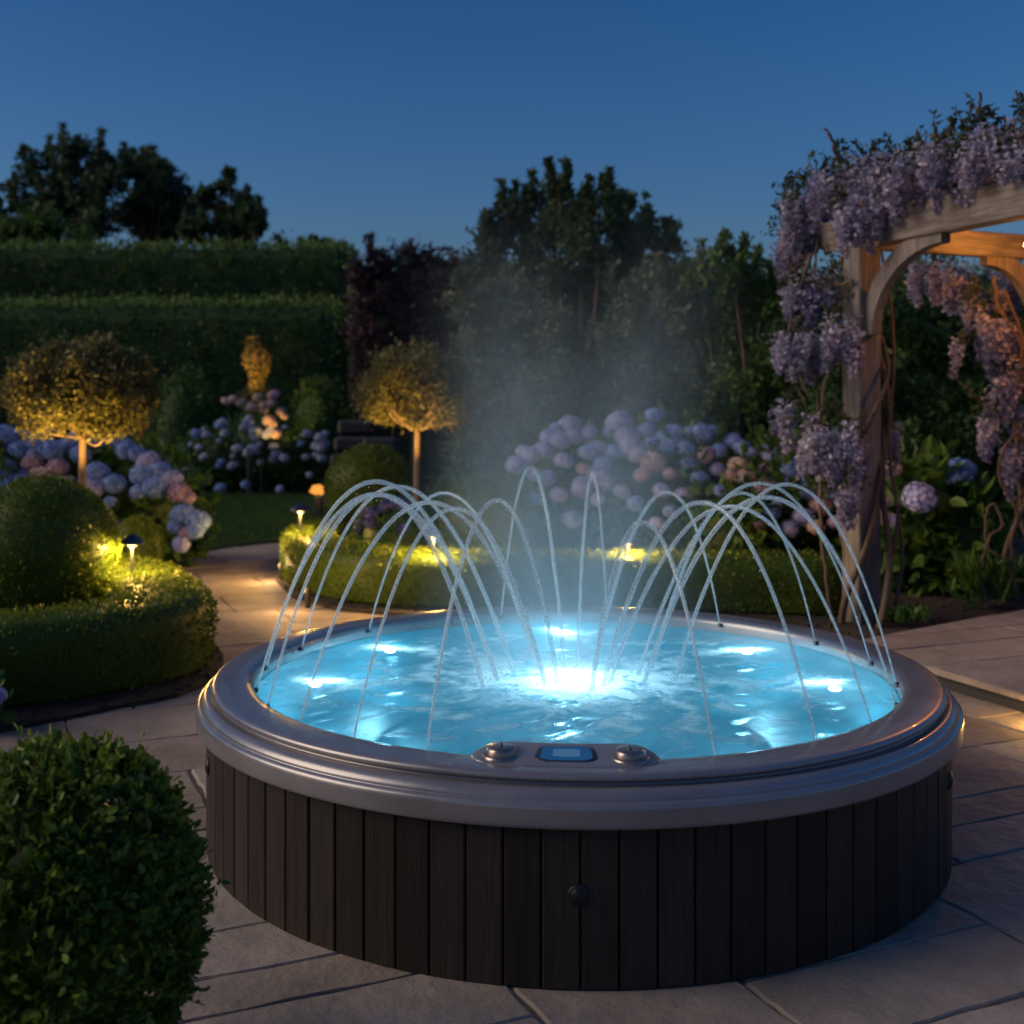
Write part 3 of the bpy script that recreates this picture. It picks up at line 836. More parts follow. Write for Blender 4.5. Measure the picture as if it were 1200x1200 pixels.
# flower bed across the lawn
Yb = 18.2
cx_ = at(300, 530, 19)
t = thing('flowering_shrub', 'pale blue flowering shrub border across the lawn, partly lit golden', 'flower bed', (cx_[0], cx_[1], 0))
mb = MB()
for px, rz, rx in ((225, .5, .6), (265, .6, .6), (305, .75, .6), (345, .62, .55), (378, .5, .4)):
    q = at(px, 530, 19.3); leafy(mb, (q[0], q[1], rz * .9), (rx, .5, rz), 900, .09)
mb.obj('foliage', M['yew'], t)
for k in range(54):
    px = rng.uniform(218, 388); py = rng.uniform(500, 558) - (12 if 250 < px < 330 else 0)
    put_head(t, at(px, py, Yb + rng.uniform(0, .5)), rng.uniform(3.4, 7.2) / F * Yb, random.choice(['white', 'white', 'blue']))
for px, py, r, k in ((265, 470, 6, 'cream'), (273, 468, 6, 'cream'), (282, 472, 6, 'cream'), (294, 477, 7, 'cream'), (302, 466, 6, 'cream'), (310, 475, 7, 'cream'), (321, 463, 8, 'pink'), (318, 472, 7, 'cream'), (330, 482, 6, 'cream'), (309, 480, 6, 'cream'), (314, 492, 7, 'cream'), (320, 496, 6, 'cream'), (333, 488, 5, 'cream'), (323, 509, 6, 'cream'), (288, 568, 6, 'blue'), (258, 572, 7, 'blue'), (328, 573, 5, 'lilac'), (374, 512, 6, 'white'), (376, 525, 6, 'white'), (377, 537, 6, 'white')):
    put_head(t, at(px, py, Yb), r / F * Yb, k)
# rose stakes
for px, y0, y1 in ((193, 508, 560), (291, 525, 560)):
    a = at(px, y0, 17.6); mb = MB(); tube(mb, [(a[0], a[1], 0), (a[0], a[1], a[2])], .02, 6)
    tag(mb.obj('garden_stake', M['metal']), 'thin upright plant stake ' + ('left of the pale flower border' if px < 250 else 'standing in the middle of the pale flower border'), 'stake', 'plant stakes')

# ------------------------------------------------------------------ rear hedges, shrubs, trees
def wall_hedge(name, label, x0, x1, y, dep, z1, leaf=.1, dens=260, mat='hedge_far', shoots=True, wav=.05, group='tall rear hedges'):
    t = thing(name, label, 'hedge', ((x0 + x1) / 2, y, 0), group)
    mb = MB(); hx, hy = (x1 - x0) / 2, dep / 2
    box(mb, ((x0 + x1) / 2, y + hy, z1 / 2), (hx - .05, hy - .05, z1 / 2 - .05), bev=.25, tint=.05)
    n = int((x1 - x0) * z1 * dens)
    u = rng.uniform(x0, x1, n); v = rng.random(n); z = z1 * v
    rnd = .6
    yy = np.where(z > z1 - rnd, y + rnd - np.sqrt(np.maximum(0, rnd ** 2 - (z - z1 + rnd) ** 2)), y) 
    P = np.column_stack([u, yy, z + wav * wob(np.column_stack([u, u * 0, u * 0]), 1.3)])
    P[:, 1] += .08 * wob(P, 1.7) + rng.normal(0, .03, n)
    Nn = unit(np.column_stack([0 * u, np.where(z > z1 - rnd, -.6, -1), np.where(z > z1 - rnd, .8, 0)]))
    tint = np.clip(.35 + .2 * rng.normal(0, 1, n) + .2 * wob(P, 2.2) , 0, 1)
    leaves(mb, P, Nn, leaf, width=.5, flat=.6, tint=tint)
    n2 = int((x1 - x0) * dep * dens * .6)
    u = rng.uniform(x0, x1, n2); P = np.column_stack([u, rng.uniform(y + .1, y + dep, n2), z1 + wav * wob(np.column_stack([u, u * 0, u * 0]), 1.3) + rng.exponential(.05, n2)])
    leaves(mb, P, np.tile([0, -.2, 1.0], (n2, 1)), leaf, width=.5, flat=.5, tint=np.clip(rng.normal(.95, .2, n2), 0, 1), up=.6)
    # right end face
    n3 = int(dep * z1 * dens)
    P = np.column_stack([np.full(n3, x1) + rng.normal(0, .04, n3), rng.uniform(y, y + dep, n3), rng.uniform(0, z1, n3)])
    leaves(mb, P, np.tile([1.0, 0, 0], (n3, 1)), leaf, width=.5, flat=.6)
    mb.obj('foliage', M[mat], t)
    return t


wall_hedge('tall_hedge', 'nearer tall clipped dark green hedge behind the flower border', -13.5, -3.35, 22, 1.4, 3.42)
wall_hedge('tall_hedge', 'farther and taller clipped hedge below the left trees', -19, -4.1, 29, 1.6, 5.5, leaf=.13, dens=180)
pass
wall_hedge('boundary_hedge', 'dark boundary hedge closing the garden behind the shrubs and pergola', -3.4, 14, 23.2, 1.2, 4.2, leaf=.1, dens=140, mat='yew', group=None)


def clump_tree(name, label, cat, clumps, Y, leaf, per, mat, spread=.75, dy=1.6, trunk=.18, shoots=0, group=None, bark='bark', width=.5, tall=None, airy=1.0):
    cs = np.array([at(px, py, Y) for px, py, r in clumps]); rs = np.array([r / F * Y for *_, r in clumps])
    cs[:, 1] += rng.uniform(-dy, dy, len(cs)) * .5
    bx = cs[:, 0].mean()
    t = thing(name, label, cat, (bx, Y, 0), group)
    mb = MB(); mid = np.array([bx, Y, cs[:, 2].min() * .75])
    tube(mb, smooth_line([(bx + .1, Y, 0), mid * np.array([1, 1, .5]), mid], 4), np.linspace(trunk, trunk * .7, 9), 9)
    for c_ in cs:
        m_ = (mid + c_) / 2 + rng.normal(0, .1, 3) * (c_[2] - mid[2]) * .5
        tube(mb, smooth_line([mid, m_, c_], 4), np.linspace(trunk * .4, trunk * .08, 9), 5)
    mb.obj('trunk', M[bark], t)
    mb = MB()
    for c_, r in zip(cs, rs):
        n = int(per * (r / rs.mean()) ** 2)
        # sub-clumps inside the clump: uneven edge with gaps
        ks = max(8, int(40 * airy)); sub = c_ + sphere_dirs(ks) * (r * rng.uniform(.2, 1.15, (ks, 1)))
        k = rng.integers(0, ks, n)
        P = sub[k] + rng.normal(0, r * .13, (n, 3))
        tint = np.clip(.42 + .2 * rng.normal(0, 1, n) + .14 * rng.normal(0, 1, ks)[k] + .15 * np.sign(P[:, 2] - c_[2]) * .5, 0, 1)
        leaves(mb, P, unit(P - c_), leaf, width=width, flat=.8, tint=tint)
    if shoots:
        top = cs[np.argsort(-cs[:, 2])]
        for _ in range(shoots):
            i = rng.integers(0, len(cs)); c_ = cs[i]; r = rs[i]
            st = c_ + np.array([rng.uniform(-r, r) * .9, rng.uniform(-r, r) * .5, r * .5]); h = rng.uniform(.6, 1.5) * r
            n = int(per * .09); f_ = rng.random(n)
            P = st + np.column_stack([rng.normal(0, r * .09, n), rng.normal(0, r * .09, n), f_ * h]) + np.array([rng.normal(0, .15) * h, 0, 0]) * f_[:, None]
            leaves(mb, P, np.tile([0, 0, 1.0], (n, 1)), leaf, width=width, flat=.7, up=.5)
    mb.obj('crown', M[mat], t)
    return t


clump_tree('tree', 'tall dark tree above the far hedge at the left edge, widest of three', 'tree', [(38, 195, 18), (18, 225, 18), (62, 205, 22), (80, 185, 22), (102, 182, 24), (128, 190, 20), (100, 212, 26), (62, 235, 26), (132, 222, 22), (92, 248, 30), (40, 258, 26), (6, 250, 20), (120, 262, 26), (20, 280, 22)], 43, .2, 1300, 'tree', trunk=.35, shoots=22, group='trees above the far hedge', dy=3, airy=.8)
clump_tree('tree', 'dark twin-topped tree above the far hedge, middle of three', 'tree', [(158, 196, 17), (180, 198, 18), (198, 212, 17), (170, 222, 24), (203, 235, 20), (220, 238, 16), (186, 252, 28), (150, 252, 22), (215, 262, 18), (170, 275, 22)], 45, .2, 1300, 'tree', trunk=.35, shoots=20, group='trees above the far hedge', dy=3, airy=.8)
clump_tree('tree', 'smaller dark tree with forked tips, nearest the open sky', 'tree', [(240, 232, 13), (262, 220, 9), (279, 232, 12), (274, 215, 6), (300, 258, 13), (253, 252, 20), (284, 260, 19), (232, 268, 18), (309, 274, 9), (268, 276, 20)], 41, .19, 1100, 'tree', trunk=.25, shoots=16, group='trees above the far hedge', dy=3, airy=.9)
clump_tree('shrub', 'low rounded green shrub rising over the far hedge at the left', 'shrub', [(30, 280, 26), (62, 270, 22), (5, 285, 20), (90, 285, 18)], 34, .2, 700, 'hedge_far', trunk=.15, group='shrubs over the far hedge')
clump_tree('shrub', 'thin wispy shrub tips over the hedge end beside the copper beech', 'shrub', [(335, 292, 8), (360, 293, 12), (372, 288, 8), (392, 294, 9), (405, 300, 10)], 33, .16, 200, 'tree', trunk=.1, shoots=8, group='shrubs over the far hedge')
clump_tree('beech_hedge', 'dark purple copper beech hedge left of the steam', 'hedge', [(428, 322, 20), (450, 310, 22), (478, 304, 20), (500, 306, 20), (525, 312, 20), (550, 318, 22), (430, 350, 26), (470, 345, 30), (512, 350, 32), (548, 360, 30), (430, 390, 26), (470, 390, 34), (515, 400, 36), (555, 405, 30), (435, 430, 26), (480, 440, 36), (530, 450, 36), (440, 470, 26), (500, 490, 36)], 19.8, .09, 1500, 'beech', trunk=.1, shoots=10, dy=.8, airy=1.5)
clump_tree('large_shrub', 'tall dark shrub with upright tips rising behind the steam', 'shrub',
           [(634, 228, 19), (612, 246, 22), (655, 226, 15), (682, 240, 20), (718, 222, 12), (665, 262, 32), (700, 254, 24), (728, 250, 20), (760, 268, 19), (782, 282, 18), (596, 268, 20), (620, 292, 34), (738, 292, 34), (680, 300, 40), (784, 315, 28), (572, 290, 22), (575, 320, 30), (640, 340, 45), (720, 345, 45), (600, 390, 45), (680, 380, 50), (760, 390, 45), (640, 440, 50), (720, 450, 50), (560, 370, 30)], 16, .09, 1500, 'tree', trunk=.12, shoots=64, dy=1.5)
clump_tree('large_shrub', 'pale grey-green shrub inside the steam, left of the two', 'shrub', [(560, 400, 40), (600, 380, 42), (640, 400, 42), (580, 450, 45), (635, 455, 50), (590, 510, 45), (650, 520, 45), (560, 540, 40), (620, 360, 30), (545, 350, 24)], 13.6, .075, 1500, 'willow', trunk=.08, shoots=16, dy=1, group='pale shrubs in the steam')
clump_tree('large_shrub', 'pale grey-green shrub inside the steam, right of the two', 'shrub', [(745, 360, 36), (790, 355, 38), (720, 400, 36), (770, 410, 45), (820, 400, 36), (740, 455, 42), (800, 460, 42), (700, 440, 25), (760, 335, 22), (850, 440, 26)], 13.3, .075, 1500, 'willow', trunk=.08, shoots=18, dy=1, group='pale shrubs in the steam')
clump_tree('large_shrub', 'dark green shrub between the steam and the wisteria', 'shrub', [(850, 325, 26), (880, 330, 26), (820, 320, 22), (870, 370, 36), (905, 360, 26), (850, 420, 38), (900, 420, 36), (870, 470, 40), (920, 470, 36), (830, 480, 34), (905, 505, 30), (780, 490, 34)], 12.6, .075, 1400, 'hedge_far', trunk=.08, shoots=22, dy=1)
clump_tree('ivy_thicket', 'dense dark green thicket behind the pergola opening', 'thicket', [(1010, 360, 30), (1050, 350, 34), (1090, 360, 34), (1135, 370, 34), (1180, 360, 34), (960, 380, 30), (1030, 400, 40), (1080, 410, 40), (1130, 420, 40), (1180, 430, 40), (970, 430, 38), (1010, 450, 40), (1060, 470, 42), (1110, 480, 42), (1160, 490, 42), (1200, 500, 40), (1040, 520, 40), (1100, 540, 42), (1160, 560, 42), (960, 490, 36), (1215, 400, 30), (1200, 600, 40), (1160, 630, 36), (1215, 300, 30)], 11.3, .08, 950, 'yew', trunk=.05, dy=1)
for lab, px, py, rx, rz, Y in (('rounded dark green shrub left of the golden lit column', 218, 470, .62, .6, 20.5), ('rounded dark green shrub right of the golden lit column', 372, 478, .6, .62, 19.6), ('low dark shrub filling the gap under the smaller lollipop tree', 535, 590, .35, .35, 12.5)):
    q = at(px, py, Y); t = thing('round_shrub', lab, 'shrub', (q[0], q[1], 0), 'rounded dark shrubs')
    mb = MB(); z_ = q[2]; leafy(mb, (q[0], q[1], z_ * .55), (rx, .5, z_ * .55 + rz * .5), 2600, .09, width=.5, fold=False, core=.85); mb.obj('foliage', M['hedge_far'], t)

# golden lit conifer column
q = at(299, 430, 19.6)
t = thing('column_conifer', 'narrow column conifer glowing golden in an uplight', 'conifer', (q[0], q[1], 0))
mb = MB(); tube(mb, [(q[0], q[1], 0), (q[0], q[1], 2.4)], [.05, .02], 6); mb.obj('trunk', M['bark'], t)
mb = MB(); n = 2600; zz = rng.uniform(.7, 2.62, n); rr_ = .17 * (1 - (np.abs(zz - 1.7) / 1.2) ** 2 * .6) * (1 + .35 * np.sin(zz * 9)); a = rng.uniform(0, 6.28, n)
P = np.column_stack([q[0] + rr_ * np.cos(a) + .05 * np.sin(zz * 4), q[1] + rr_ * np.sin(a), zz]); leaves(mb, P, unit(np.column_stack([np.cos(a), np.sin(a), 0 * a + .6])), .07, width=.4, flat=.6)
mb.obj('foliage', M['olive'], t)

# dark stone garden steps
q = at(405, 540, 16.6)
t = thing('stone_steps', 'dark stone steps climbing behind the box ball at the far bed', 'steps', (q[0], q[1], 0))
for k in range(5):
    mb = MB(); box(mb, (q[0] + .03 * k * 0, q[1] + .3 * k, .13 + .25 * k - .0), (.3 - .01 * k, .3, .115), bev=.05); mb.obj('step', M['darkstone'], t)
    mb = MB(); box(mb, (q[0] + .02, q[1] + .3 * k + .08, .02 + .25 * k), (.26, .25, .06 if k else .02), bev=.01); mb.obj('riser', M['darkstone'], t)
q2 = at(446, 530, 16.9)
mb = MB()
for k in range(4): box(mb, (q2[0] + .02 * (k % 2), q2[1], .13 + .25 * k), (.25, .3, .115), bev=.05)
tag(mb.obj('stone_wall', M['darkstone']), 'low wall of dark stacked stones beside the garden steps', 'wall')

# grass-like bed plants right
for lab, px, Y, h, n in (('tuft of low green leaves at the foot of the pergola post', 1062, 7.35, .14, 260), ('tall thin grassy plant near the right edge of the bed', 1150, 8.0, .4, 160), ('tuft of dim leaves beside the coiled vine stems', 1178, 8.3, .3, 200)):
    q = at(px, 700, Y); P = np.array([q[0], q[1], .05]) + rng.normal(0, 1, (n, 3)) * np.array([.07, .06, 0]) + np.column_stack([np.zeros(n), np.zeros(n), rng.uniform(0, h * .5, n)])
    mb = MB(); leaves(mb, P, unit(np.column_stack([rng.normal(0, .5, n), rng.normal(0, .5, n), np.ones(n)])), h * .6 if h > .2 else .06, width=.18 if h > .2 else .5, flat=.35, up=.4)
    tag(mb.obj('bed_plant', M['hyd']), lab, 'plant', 'low plants in the right bed')

# ------------------------------------------------------------------ hot tub
TC = np.array([.211, 4.0, 0.0]); H = .52
tub = thing('hot_tub', 'round hot tub with a grey moulded rim and dark vertical timber cladding', 'hot tub', TC)
# cladding
mb = MB(); np_ = 82
for k in range(np_):
    a = 2 * math.pi * (k + .5) / np_; rad = np.array([math.cos(a), math.sin(a), 0]); tan = np.array([-math.sin(a), math.cos(a), 0])
    wd = 2 * math.pi * 1.222 / np_ / 2 - .0022
    box(mb, TC + rad * (1.214 + rng.uniform(-.0008, .0008)) + np.array([0, 0, .206]), (wd, .011, .2), ax=tan, ay=rad, bev=.0035, tint=float(rng.uniform(0, 1)))
mb.obj('cladding', M['plank'], tub)
mb = MB(); lathe(mb, [(1.203, .03), (1.203, .44)], TC, 96); mb.obj('inner_frame', M['dark'], tub)
# rim
prof = [(1.072, .40), (1.074, .496), (1.079, .510), (1.090, .518), (1.11, .5205), (1.19, .5205), (1.203, .5185), (1.209, .514), (1.211, .508), (1.210, .503), (1.203, .500), (1.196, .496), (1.196, .490), (1.205, .488), (1.214, .4895), (1.226, .490), (1.237, .482), (1.243, .474), (1.245, .468), (1.2445, .4655), (1.2475, .464), (1.255, .461), (1.2585, .455), (1.2595, .446), (1.2595, .412), (1.2585, .405), (1.254, .401), (1.24, .400), (1.2, .400)]
mb = MB(); lathe(mb, prof, TC, 192); mb.obj('rim', M['rim'], tub)
# shell
mb = MB(); lathe(mb, [(1.071, .47), (1.06, .42), (1.03, .36), (.98, .26), (.7, .24), (.66, .22), (.6, .08), (.55, .05), (.001, .05)], TC, 96); mb.obj('shell', M['shell'], tub)


def tubp(phi, r, z): return TC + np.array([r * math.cos(R(phi)), r * math.sin(R(phi)), z])


def polar_pad(phi0, phi1, r0, r1, z0, z1, bev=.012, n=40, corner=.03):
    """raised pad that follows the rim, softened corners"""
    mb = MB(); out = []
    for f_ in np.linspace(0, 1, n):
        ph = phi0 + (phi1 - phi0) * f_
        e = min(f_, 1 - f_) * abs(R(phi1 - phi0)) * r0; k = 1 if e > corner * 2 else math.sqrt(max(0, 1 - (1 - e / (corner * 2)) ** 2))
        out.append((ph, k))
    rings = []
    for (rr, kz) in ((0, 0), (0, 1 - .35), (.25, .92), (1, 1)):
        pass
    V = []
    for ph, k in out:
        rm = (r0 + r1) / 2; hw = (r1 - r0) / 2 * max(.15, k)
        prof_ = [(rm - hw, z0), (rm - hw, z1 - bev * .6), (rm - hw + bev * .5, z1 - .001), (rm - hw + bev, z1), (rm + hw - bev, z1), (rm + hw - bev * .5, z1 - .001), (rm + hw, z1 - bev * .6), (rm + hw, z0)]
        prof_ = [(a, b if j in (0, 7) else b + max(0, 1.15 - a) * .24 * min(1, k * 1.2)) for j, (a, b) in enumerate(prof_)]
        V.append([tubp(ph, a, b) for a, b in prof_])
    m = 8; V = np.array(V).reshape(-1, 3)
    fs = [(i * m + j, (i + 1) * m + j, (i + 1) * m + j + 1, i * m + j + 1) for i in range(n - 1) for j in range(m - 1)]
    fs += [tuple(range(m)), tuple(range((n - 1) * m, n * m))[::-1]]
    mb.add(V, fs); return mb


pnl = polar_pad(-106.5, -81.5, 1.04, 1.168, .47, .5235, corner=.05).obj('control_panel', M['rim'], tub)
o = polar_pad(-98.4, -89.4, 1.062, 1.142, .51, .527, bev=.01, corner=.02).obj('display_frame', M['metal'], pnl)
o = o2 = polar_pad(-96.2, -91.6, 1.082, 1.122, .52, .5286, bev=.003, corner=.012).obj('screen_window', glow('display_window', (.12, .3, .6), .1), pnl)
o = polar_pad(-97.9, -89.9, 1.069, 1.135, .515, .5282, bev=.004, corner=.02).obj('display', M['display'], pnl)
for ph in (-102.4, -85.6):
    k_ = tubp(ph, 1.105, 0)
    mb = MB(); lathe(mb, [(.05, .522), (.05, .531), (.044, .534), (.04, .534)], k_, 32); lathe(mb, [(.04, .5335), (.0385, .544), (.035, .550), (.02, .5525), (.0001, .553)], k_, 32)
    kn = mb.obj('knob', M['bronze'], tub)
    mb = MB(); box(mb, k_ + np.array([0, 0, .5535]), (.003, .017, .0012), bev=.0005); mb.obj('pointer', M['dark'], kn)
# drain caps on the cladding
for ph, z in ((-159.5, .30), (-92.4, .235), (-27.5, .30)):
    rad = np.array([math.cos(R(ph)), math.sin(R(ph)), 0]); tan = np.array([-rad[1], rad[0], 0]); c_ = TC + rad * 1.225 + np.array([0, 0, z])
    mb = MB()
    pr = [(.027, 0), (.027, .003), (.024, .006), (.018, .006), (.017, .009), (.0001, .010)]
    an = np.linspace(0, 2 * math.pi, 24, endpoint=False)
    V = np.array([[c_ + rad * d_ + (tan * math.cos(a) + np.array([0, 0, 1]) * math.sin(a)) * r_ for a in an] for r_, d_ in pr]).reshape(-1, 3)
    mb.add(V, [(i * 24 + j, i * 24 + (j + 1) % 24, (i + 1) * 24 + (j + 1) % 24, (i + 1) * 24 + j) for i in range(len(pr) - 1) for j in range(24)])
    mb.obj('vent_cap', M['dark'], tub)
# pool lamps
LP = [(180, .6), (141, .6), (90, 2.2), (37, .6), (-4, .6)]
BLUE = (.55, .88, 1)
for ph, wt in LP:
    rr_ = .94 if ph not in (90,) else .93
    p_ = tubp(ph, rr_ - .05, .45 if wt > .2 else .33)
    mb = MB(); uvsphere(mb, p_, (.022, .022, .008), 14, 8); u_ = mb.obj('pool_lamp', M['poollens'], tub)
    lamp('pool_lamp_light', tubp(ph, rr_ - .07, .425 if wt > .2 else .3), wt, BLUE, .03, u_)
mb = MB(); uvsphere(mb, tubp(0, 0, .42), (.03, .03, .008), 20, 10); u_ = mb.obj('pool_lamp', M['poollens'], tub)
lamp('pool_lamp_light', tubp(0, 0, .31), 1.9, (.6, .88, 1), .08, u_)

# water surface
n = 300; WR = 1.073
g = np.linspace(-WR, WR, n); X, Yg = np.meshgrid(g, g); r = np.hypot(X, Yg); ang = np.arctan2(Yg, X)
sc = np.where(r > WR, WR / np.maximum(r, 1e-6), 1); X2, Y2 = X * sc, Yg * sc; r2 = np.hypot(X2, Y2)
foam = 2.6 * np.exp(-(r2 / .2) ** 2) + .8 * np.exp(-(r2 / .33) ** 2) + .4 * np.exp(-(r2 / .5) ** 2) + .02
pts = np.column_stack([X2.ravel(), Y2.ravel(), 0 * X2.ravel()])
sw = (wob(pts * np.array([1, 1, 1]), 6, 1) + wob(pts, 13, 3) * .6).reshape(n, n)
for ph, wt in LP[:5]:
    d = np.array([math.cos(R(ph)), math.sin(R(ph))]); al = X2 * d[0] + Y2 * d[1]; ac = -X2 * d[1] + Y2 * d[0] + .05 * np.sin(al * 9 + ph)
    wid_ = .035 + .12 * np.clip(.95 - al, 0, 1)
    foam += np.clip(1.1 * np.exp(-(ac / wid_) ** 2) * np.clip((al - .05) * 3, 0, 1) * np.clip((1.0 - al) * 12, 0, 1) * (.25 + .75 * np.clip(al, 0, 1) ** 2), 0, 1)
sp = np.abs(np.sin(ang * 7 + r2 * 9 + sw * 1.3)) ** 6 * .75 * np.exp(-((r2 - .55) / .33) ** 2)
foam += sp
foam += .3 * np.clip(sw - .35, 0, 1)
foam = np.clip(foam, 0, 4)
Z = .468 + .004 * sw + .016 * np.exp(-(r2 / .16) ** 2) + .006 * wob(pts * 30, 1, 2).reshape(n, n) * np.exp(-(r2 / .4) ** 2)
keep = r <= WR * 1.012
V = np.column_stack([TC[0] + X2.ravel(), TC[1] + Y2.ravel(), Z.ravel()])
ii, jj = np.meshgrid(np.arange(n - 1), np.arange(n - 1), indexing='ij'); q = np.stack([ii * n + jj, ii * n + jj + 1, (ii + 1) * n + jj + 1, (ii + 1) * n + jj], -1).reshape(-1, 4)
kq = keep.ravel()[q].any(1) & (keep.ravel()[q].sum(1) >= 3); q = q[kq]
used = np.unique(q); remap = -np.ones(n * n, int); remap[used] = np.arange(len(used))
mb = MB(); mb.add(V[used], remap[q]); wo = mb.obj('water', M['water'])
fa = wo.data.attributes.new('foam', 'FLOAT', 'POINT')
if len(wo.data.vertices) == len(used): fa.data.foreach_set('value', foam.ravel()[used].astype(np.float32))
struct(wo)

# jets
JETS = [(-114, 1.13, 'front jet left of the control panel'), (-127, 1.10, 'second jet left of the control panel'), (-140, 1.11, 'third jet left of the control panel'), (-153, 1.13, 'fourth jet left of the control panel'),
        (-165, 1.12, 'left side jet just before the leftmost rim point'), (178, 1.15, 'left side jet at the leftmost rim point'), (160, 1.12, 'left side jet just behind the leftmost rim point'), (138, 1.08, 'back left jet rising in front of the low hedge'),
        (104, 1.17, 'tall narrow back jet left of the back lamp'), (79, 1.14, 'tall narrow back jet right of the back lamp'), (52, 1.08, 'back right jet near the lamplit hedge'), (26, 1.09, 'right side jet behind the rightmost rim point'),
        (6, 1.14, 'right side jet at the rightmost rim point'), (-11, 1.15, 'right side jet just before the rightmost rim point'), (-26, 1.12, 'fifth jet right of the control panel'), (-40, 1.10, 'fourth jet right of the control panel'), (-55, 1.12, 'second jet right of the control panel'), (-73, 1.07, 'front jet right of the control panel')]
for ph, zp, lab in JETS:
    r0, r1 = 1.068, (rng.uniform(.12, .2) if abs(math.cos(R(ph))) < .8 else rng.uniform(.2, .36)); z0, z1 = .50, .475
    s = np.linspace(0, 1, 64)
    # parabola through start, peak, landing
    a_ = math.sqrt(zp - z0); b_ = math.sqrt(zp - z1); sp_ = a_ / (a_ + b_); zz = zp - ((s - sp_) / sp_) ** 2 * (zp - z0) * (s < sp_) - ((s - sp_) / (1 - sp_)) ** 2 * (zp - z1) * (s >= sp_)
    rr_ = r0 + (r1 - r0) * s ** 1.04
    phj = ph + 3 * s * rng.uniform(-1, 1)
    pts_ = np.array([tubp(p_, a, b) for p_, a, b in zip(phj, rr_, zz)])
    pts_ += np.column_stack([np.sin(s * 31 + ph), np.cos(s * 27 + ph), np.sin(s * 22)]) * .0007 * s[:, None]
    rad_ = .0037 + .0044 * np.sin(np.clip(s * 1.6, 0, 1) * math.pi / 2) + .0004 * np.sin(s * 50 + ph) * s
    rad_ = rad_ * rng.uniform(.88, 1.12)
    t = thing('water_jet', 'thin arching water stream, ' + lab, 'water jet', tubp(ph, 1.068, .5), 'arching water jets of the hot tub')
    mb = MB(); tube(mb, pts_, rad_, 8, cap=True); mb.obj('stream', M['jet'], t)
    mb = MB()
    for k in range(26):
        i = int(rng.uniform(.25, 1) * 63); rr0 = rng.uniform(.0012, .003); pc = pts_[i] + rng.normal(0, .011, 3)
        if pc[2] > .49: uvsphere(mb, pc, rr0, 6, 4)
    for k in range(10):
        pc = pts_[-1] + np.array([rng.normal(0, .03), rng.normal(0, .03), abs(rng.normal(0, .02)) + .01]); uvsphere(mb, pc, rng.uniform(.002, .004), 6, 4)
    mb.obj('droplets', M['jet'], t)['kind'] = 'stuff'
    nz = MB(); lathe(nz, [(.012, -.006), (.012, .004), (.008, .008), (.0001, .008)], tubp(ph, 1.074, .497), 12)
    nz.obj('nozzle', M['metal'], tub)

# steam: a drifting plume over the centre of the tub
mb = MB(); prof_ = [(.0001, .47), (.6, .475), (.68, .6), (.68, .9), (.7, 1.3), (.8, 1.7), (.78, 2.1), (.0001, 2.35)]
sc_ = TC + np.array([.0, .15, 0]); lathe(mb, prof_, sc_, 32)
st = mb.obj('steam', None)
st.data.materials.clear()
st.data.transform(__import__('mathutils').Matrix.Translation(tuple(-sc_))); st.location = tuple(sc_)
m, nt, out = nodes_of('steam_vapour')
tc = N(nt, 'ShaderNodeTexCoord'); sep = N(nt, 'ShaderNodeSeparateXYZ'); L(nt, tc.outputs['Object'], sep.inputs[0])


def mth(op, a, b=None, c=None, clamp=False):
    k = N(nt, 'ShaderNodeMath', operation=op, use_clamp=clamp)
    for i, x in enumerate((a, b, c)):
        if x is None: continue
        if isinstance(x, (int, float)): k.inputs[i].default_value = x
        else: L(nt, x, k.inputs[i])
    return k.outputs[0]


def plume(x0, wd, slope, d0):
    zc = sep.outputs['Z']
    xc = mth('ADD', mth('MULTIPLY', zc, slope), x0)
    dx = mth('DIVIDE', mth('SUBTRACT', sep.outputs['X'], xc), wd)
    dy = mth('DIVIDE', sep.outputs['Y'], .3)
    q_ = mth('ADD', mth('MULTIPLY', dx, dx), mth('MULTIPLY', dy, dy))
    return mth('MULTIPLY', mth('EXPONENT', mth('MULTIPLY', q_, -1)), d0)


pl = mth('ADD', plume(-.1, .23, -.06, 1.0), plume(-.03, .2, .19, 1.0))
hf = N(nt, 'ShaderNodeMapRange', interpolation_type='SMOOTHSTEP'); hf.inputs['From Min'].default_value = .9; hf.inputs['From Max'].default_value = 2.25
hf.inputs['To Min'].default_value = 1; hf.inputs['To Max'].default_value = 0
L(nt, sep.outputs['Z'], hf.inputs['Value'])
low = mth('MULTIPLY', mth('EXPONENT', mth('MULTIPLY', mth('SUBTRACT', sep.outputs['Z'], .47), -9.0)), 1.4)
rq = mth('ADD', mth('MULTIPLY', sep.outputs['X'], sep.outputs['X']), mth('MULTIPLY', sep.outputs['Y'], sep.outputs['Y']))
low = mth('MULTIPLY', low, mth('EXPONENT', mth('MULTIPLY', rq, -9)))
mp = N(nt, 'ShaderNodeMapping'); mp.inputs['Scale'].default_value = (1, 1, .5); L(nt, tc.outputs['Object'], mp.inputs[0])
nz = N(nt, 'ShaderNodeTexNoise', i_Scale=4.5, i_Detail=3.0, i_Distortion=.5); L(nt, mp.outputs[0], nz.inputs['Vector'])
nr = N(nt, 'ShaderNodeMapRange'); nr.inputs['From Min'].default_value = .3; nr.inputs['From Max'].default_value = .7; nr.inputs['To Min'].default_value = .35; nr.inputs['To Max'].default_value = 1.3
L(nt, nz.outputs['Fac'], nr.inputs['Value'])
den = mth('MULTIPLY', mth('ADD', mth('MULTIPLY', pl, hf.outputs[0]), low), nr.outputs[0])
den = mth('MULTIPLY', den, 1.08)
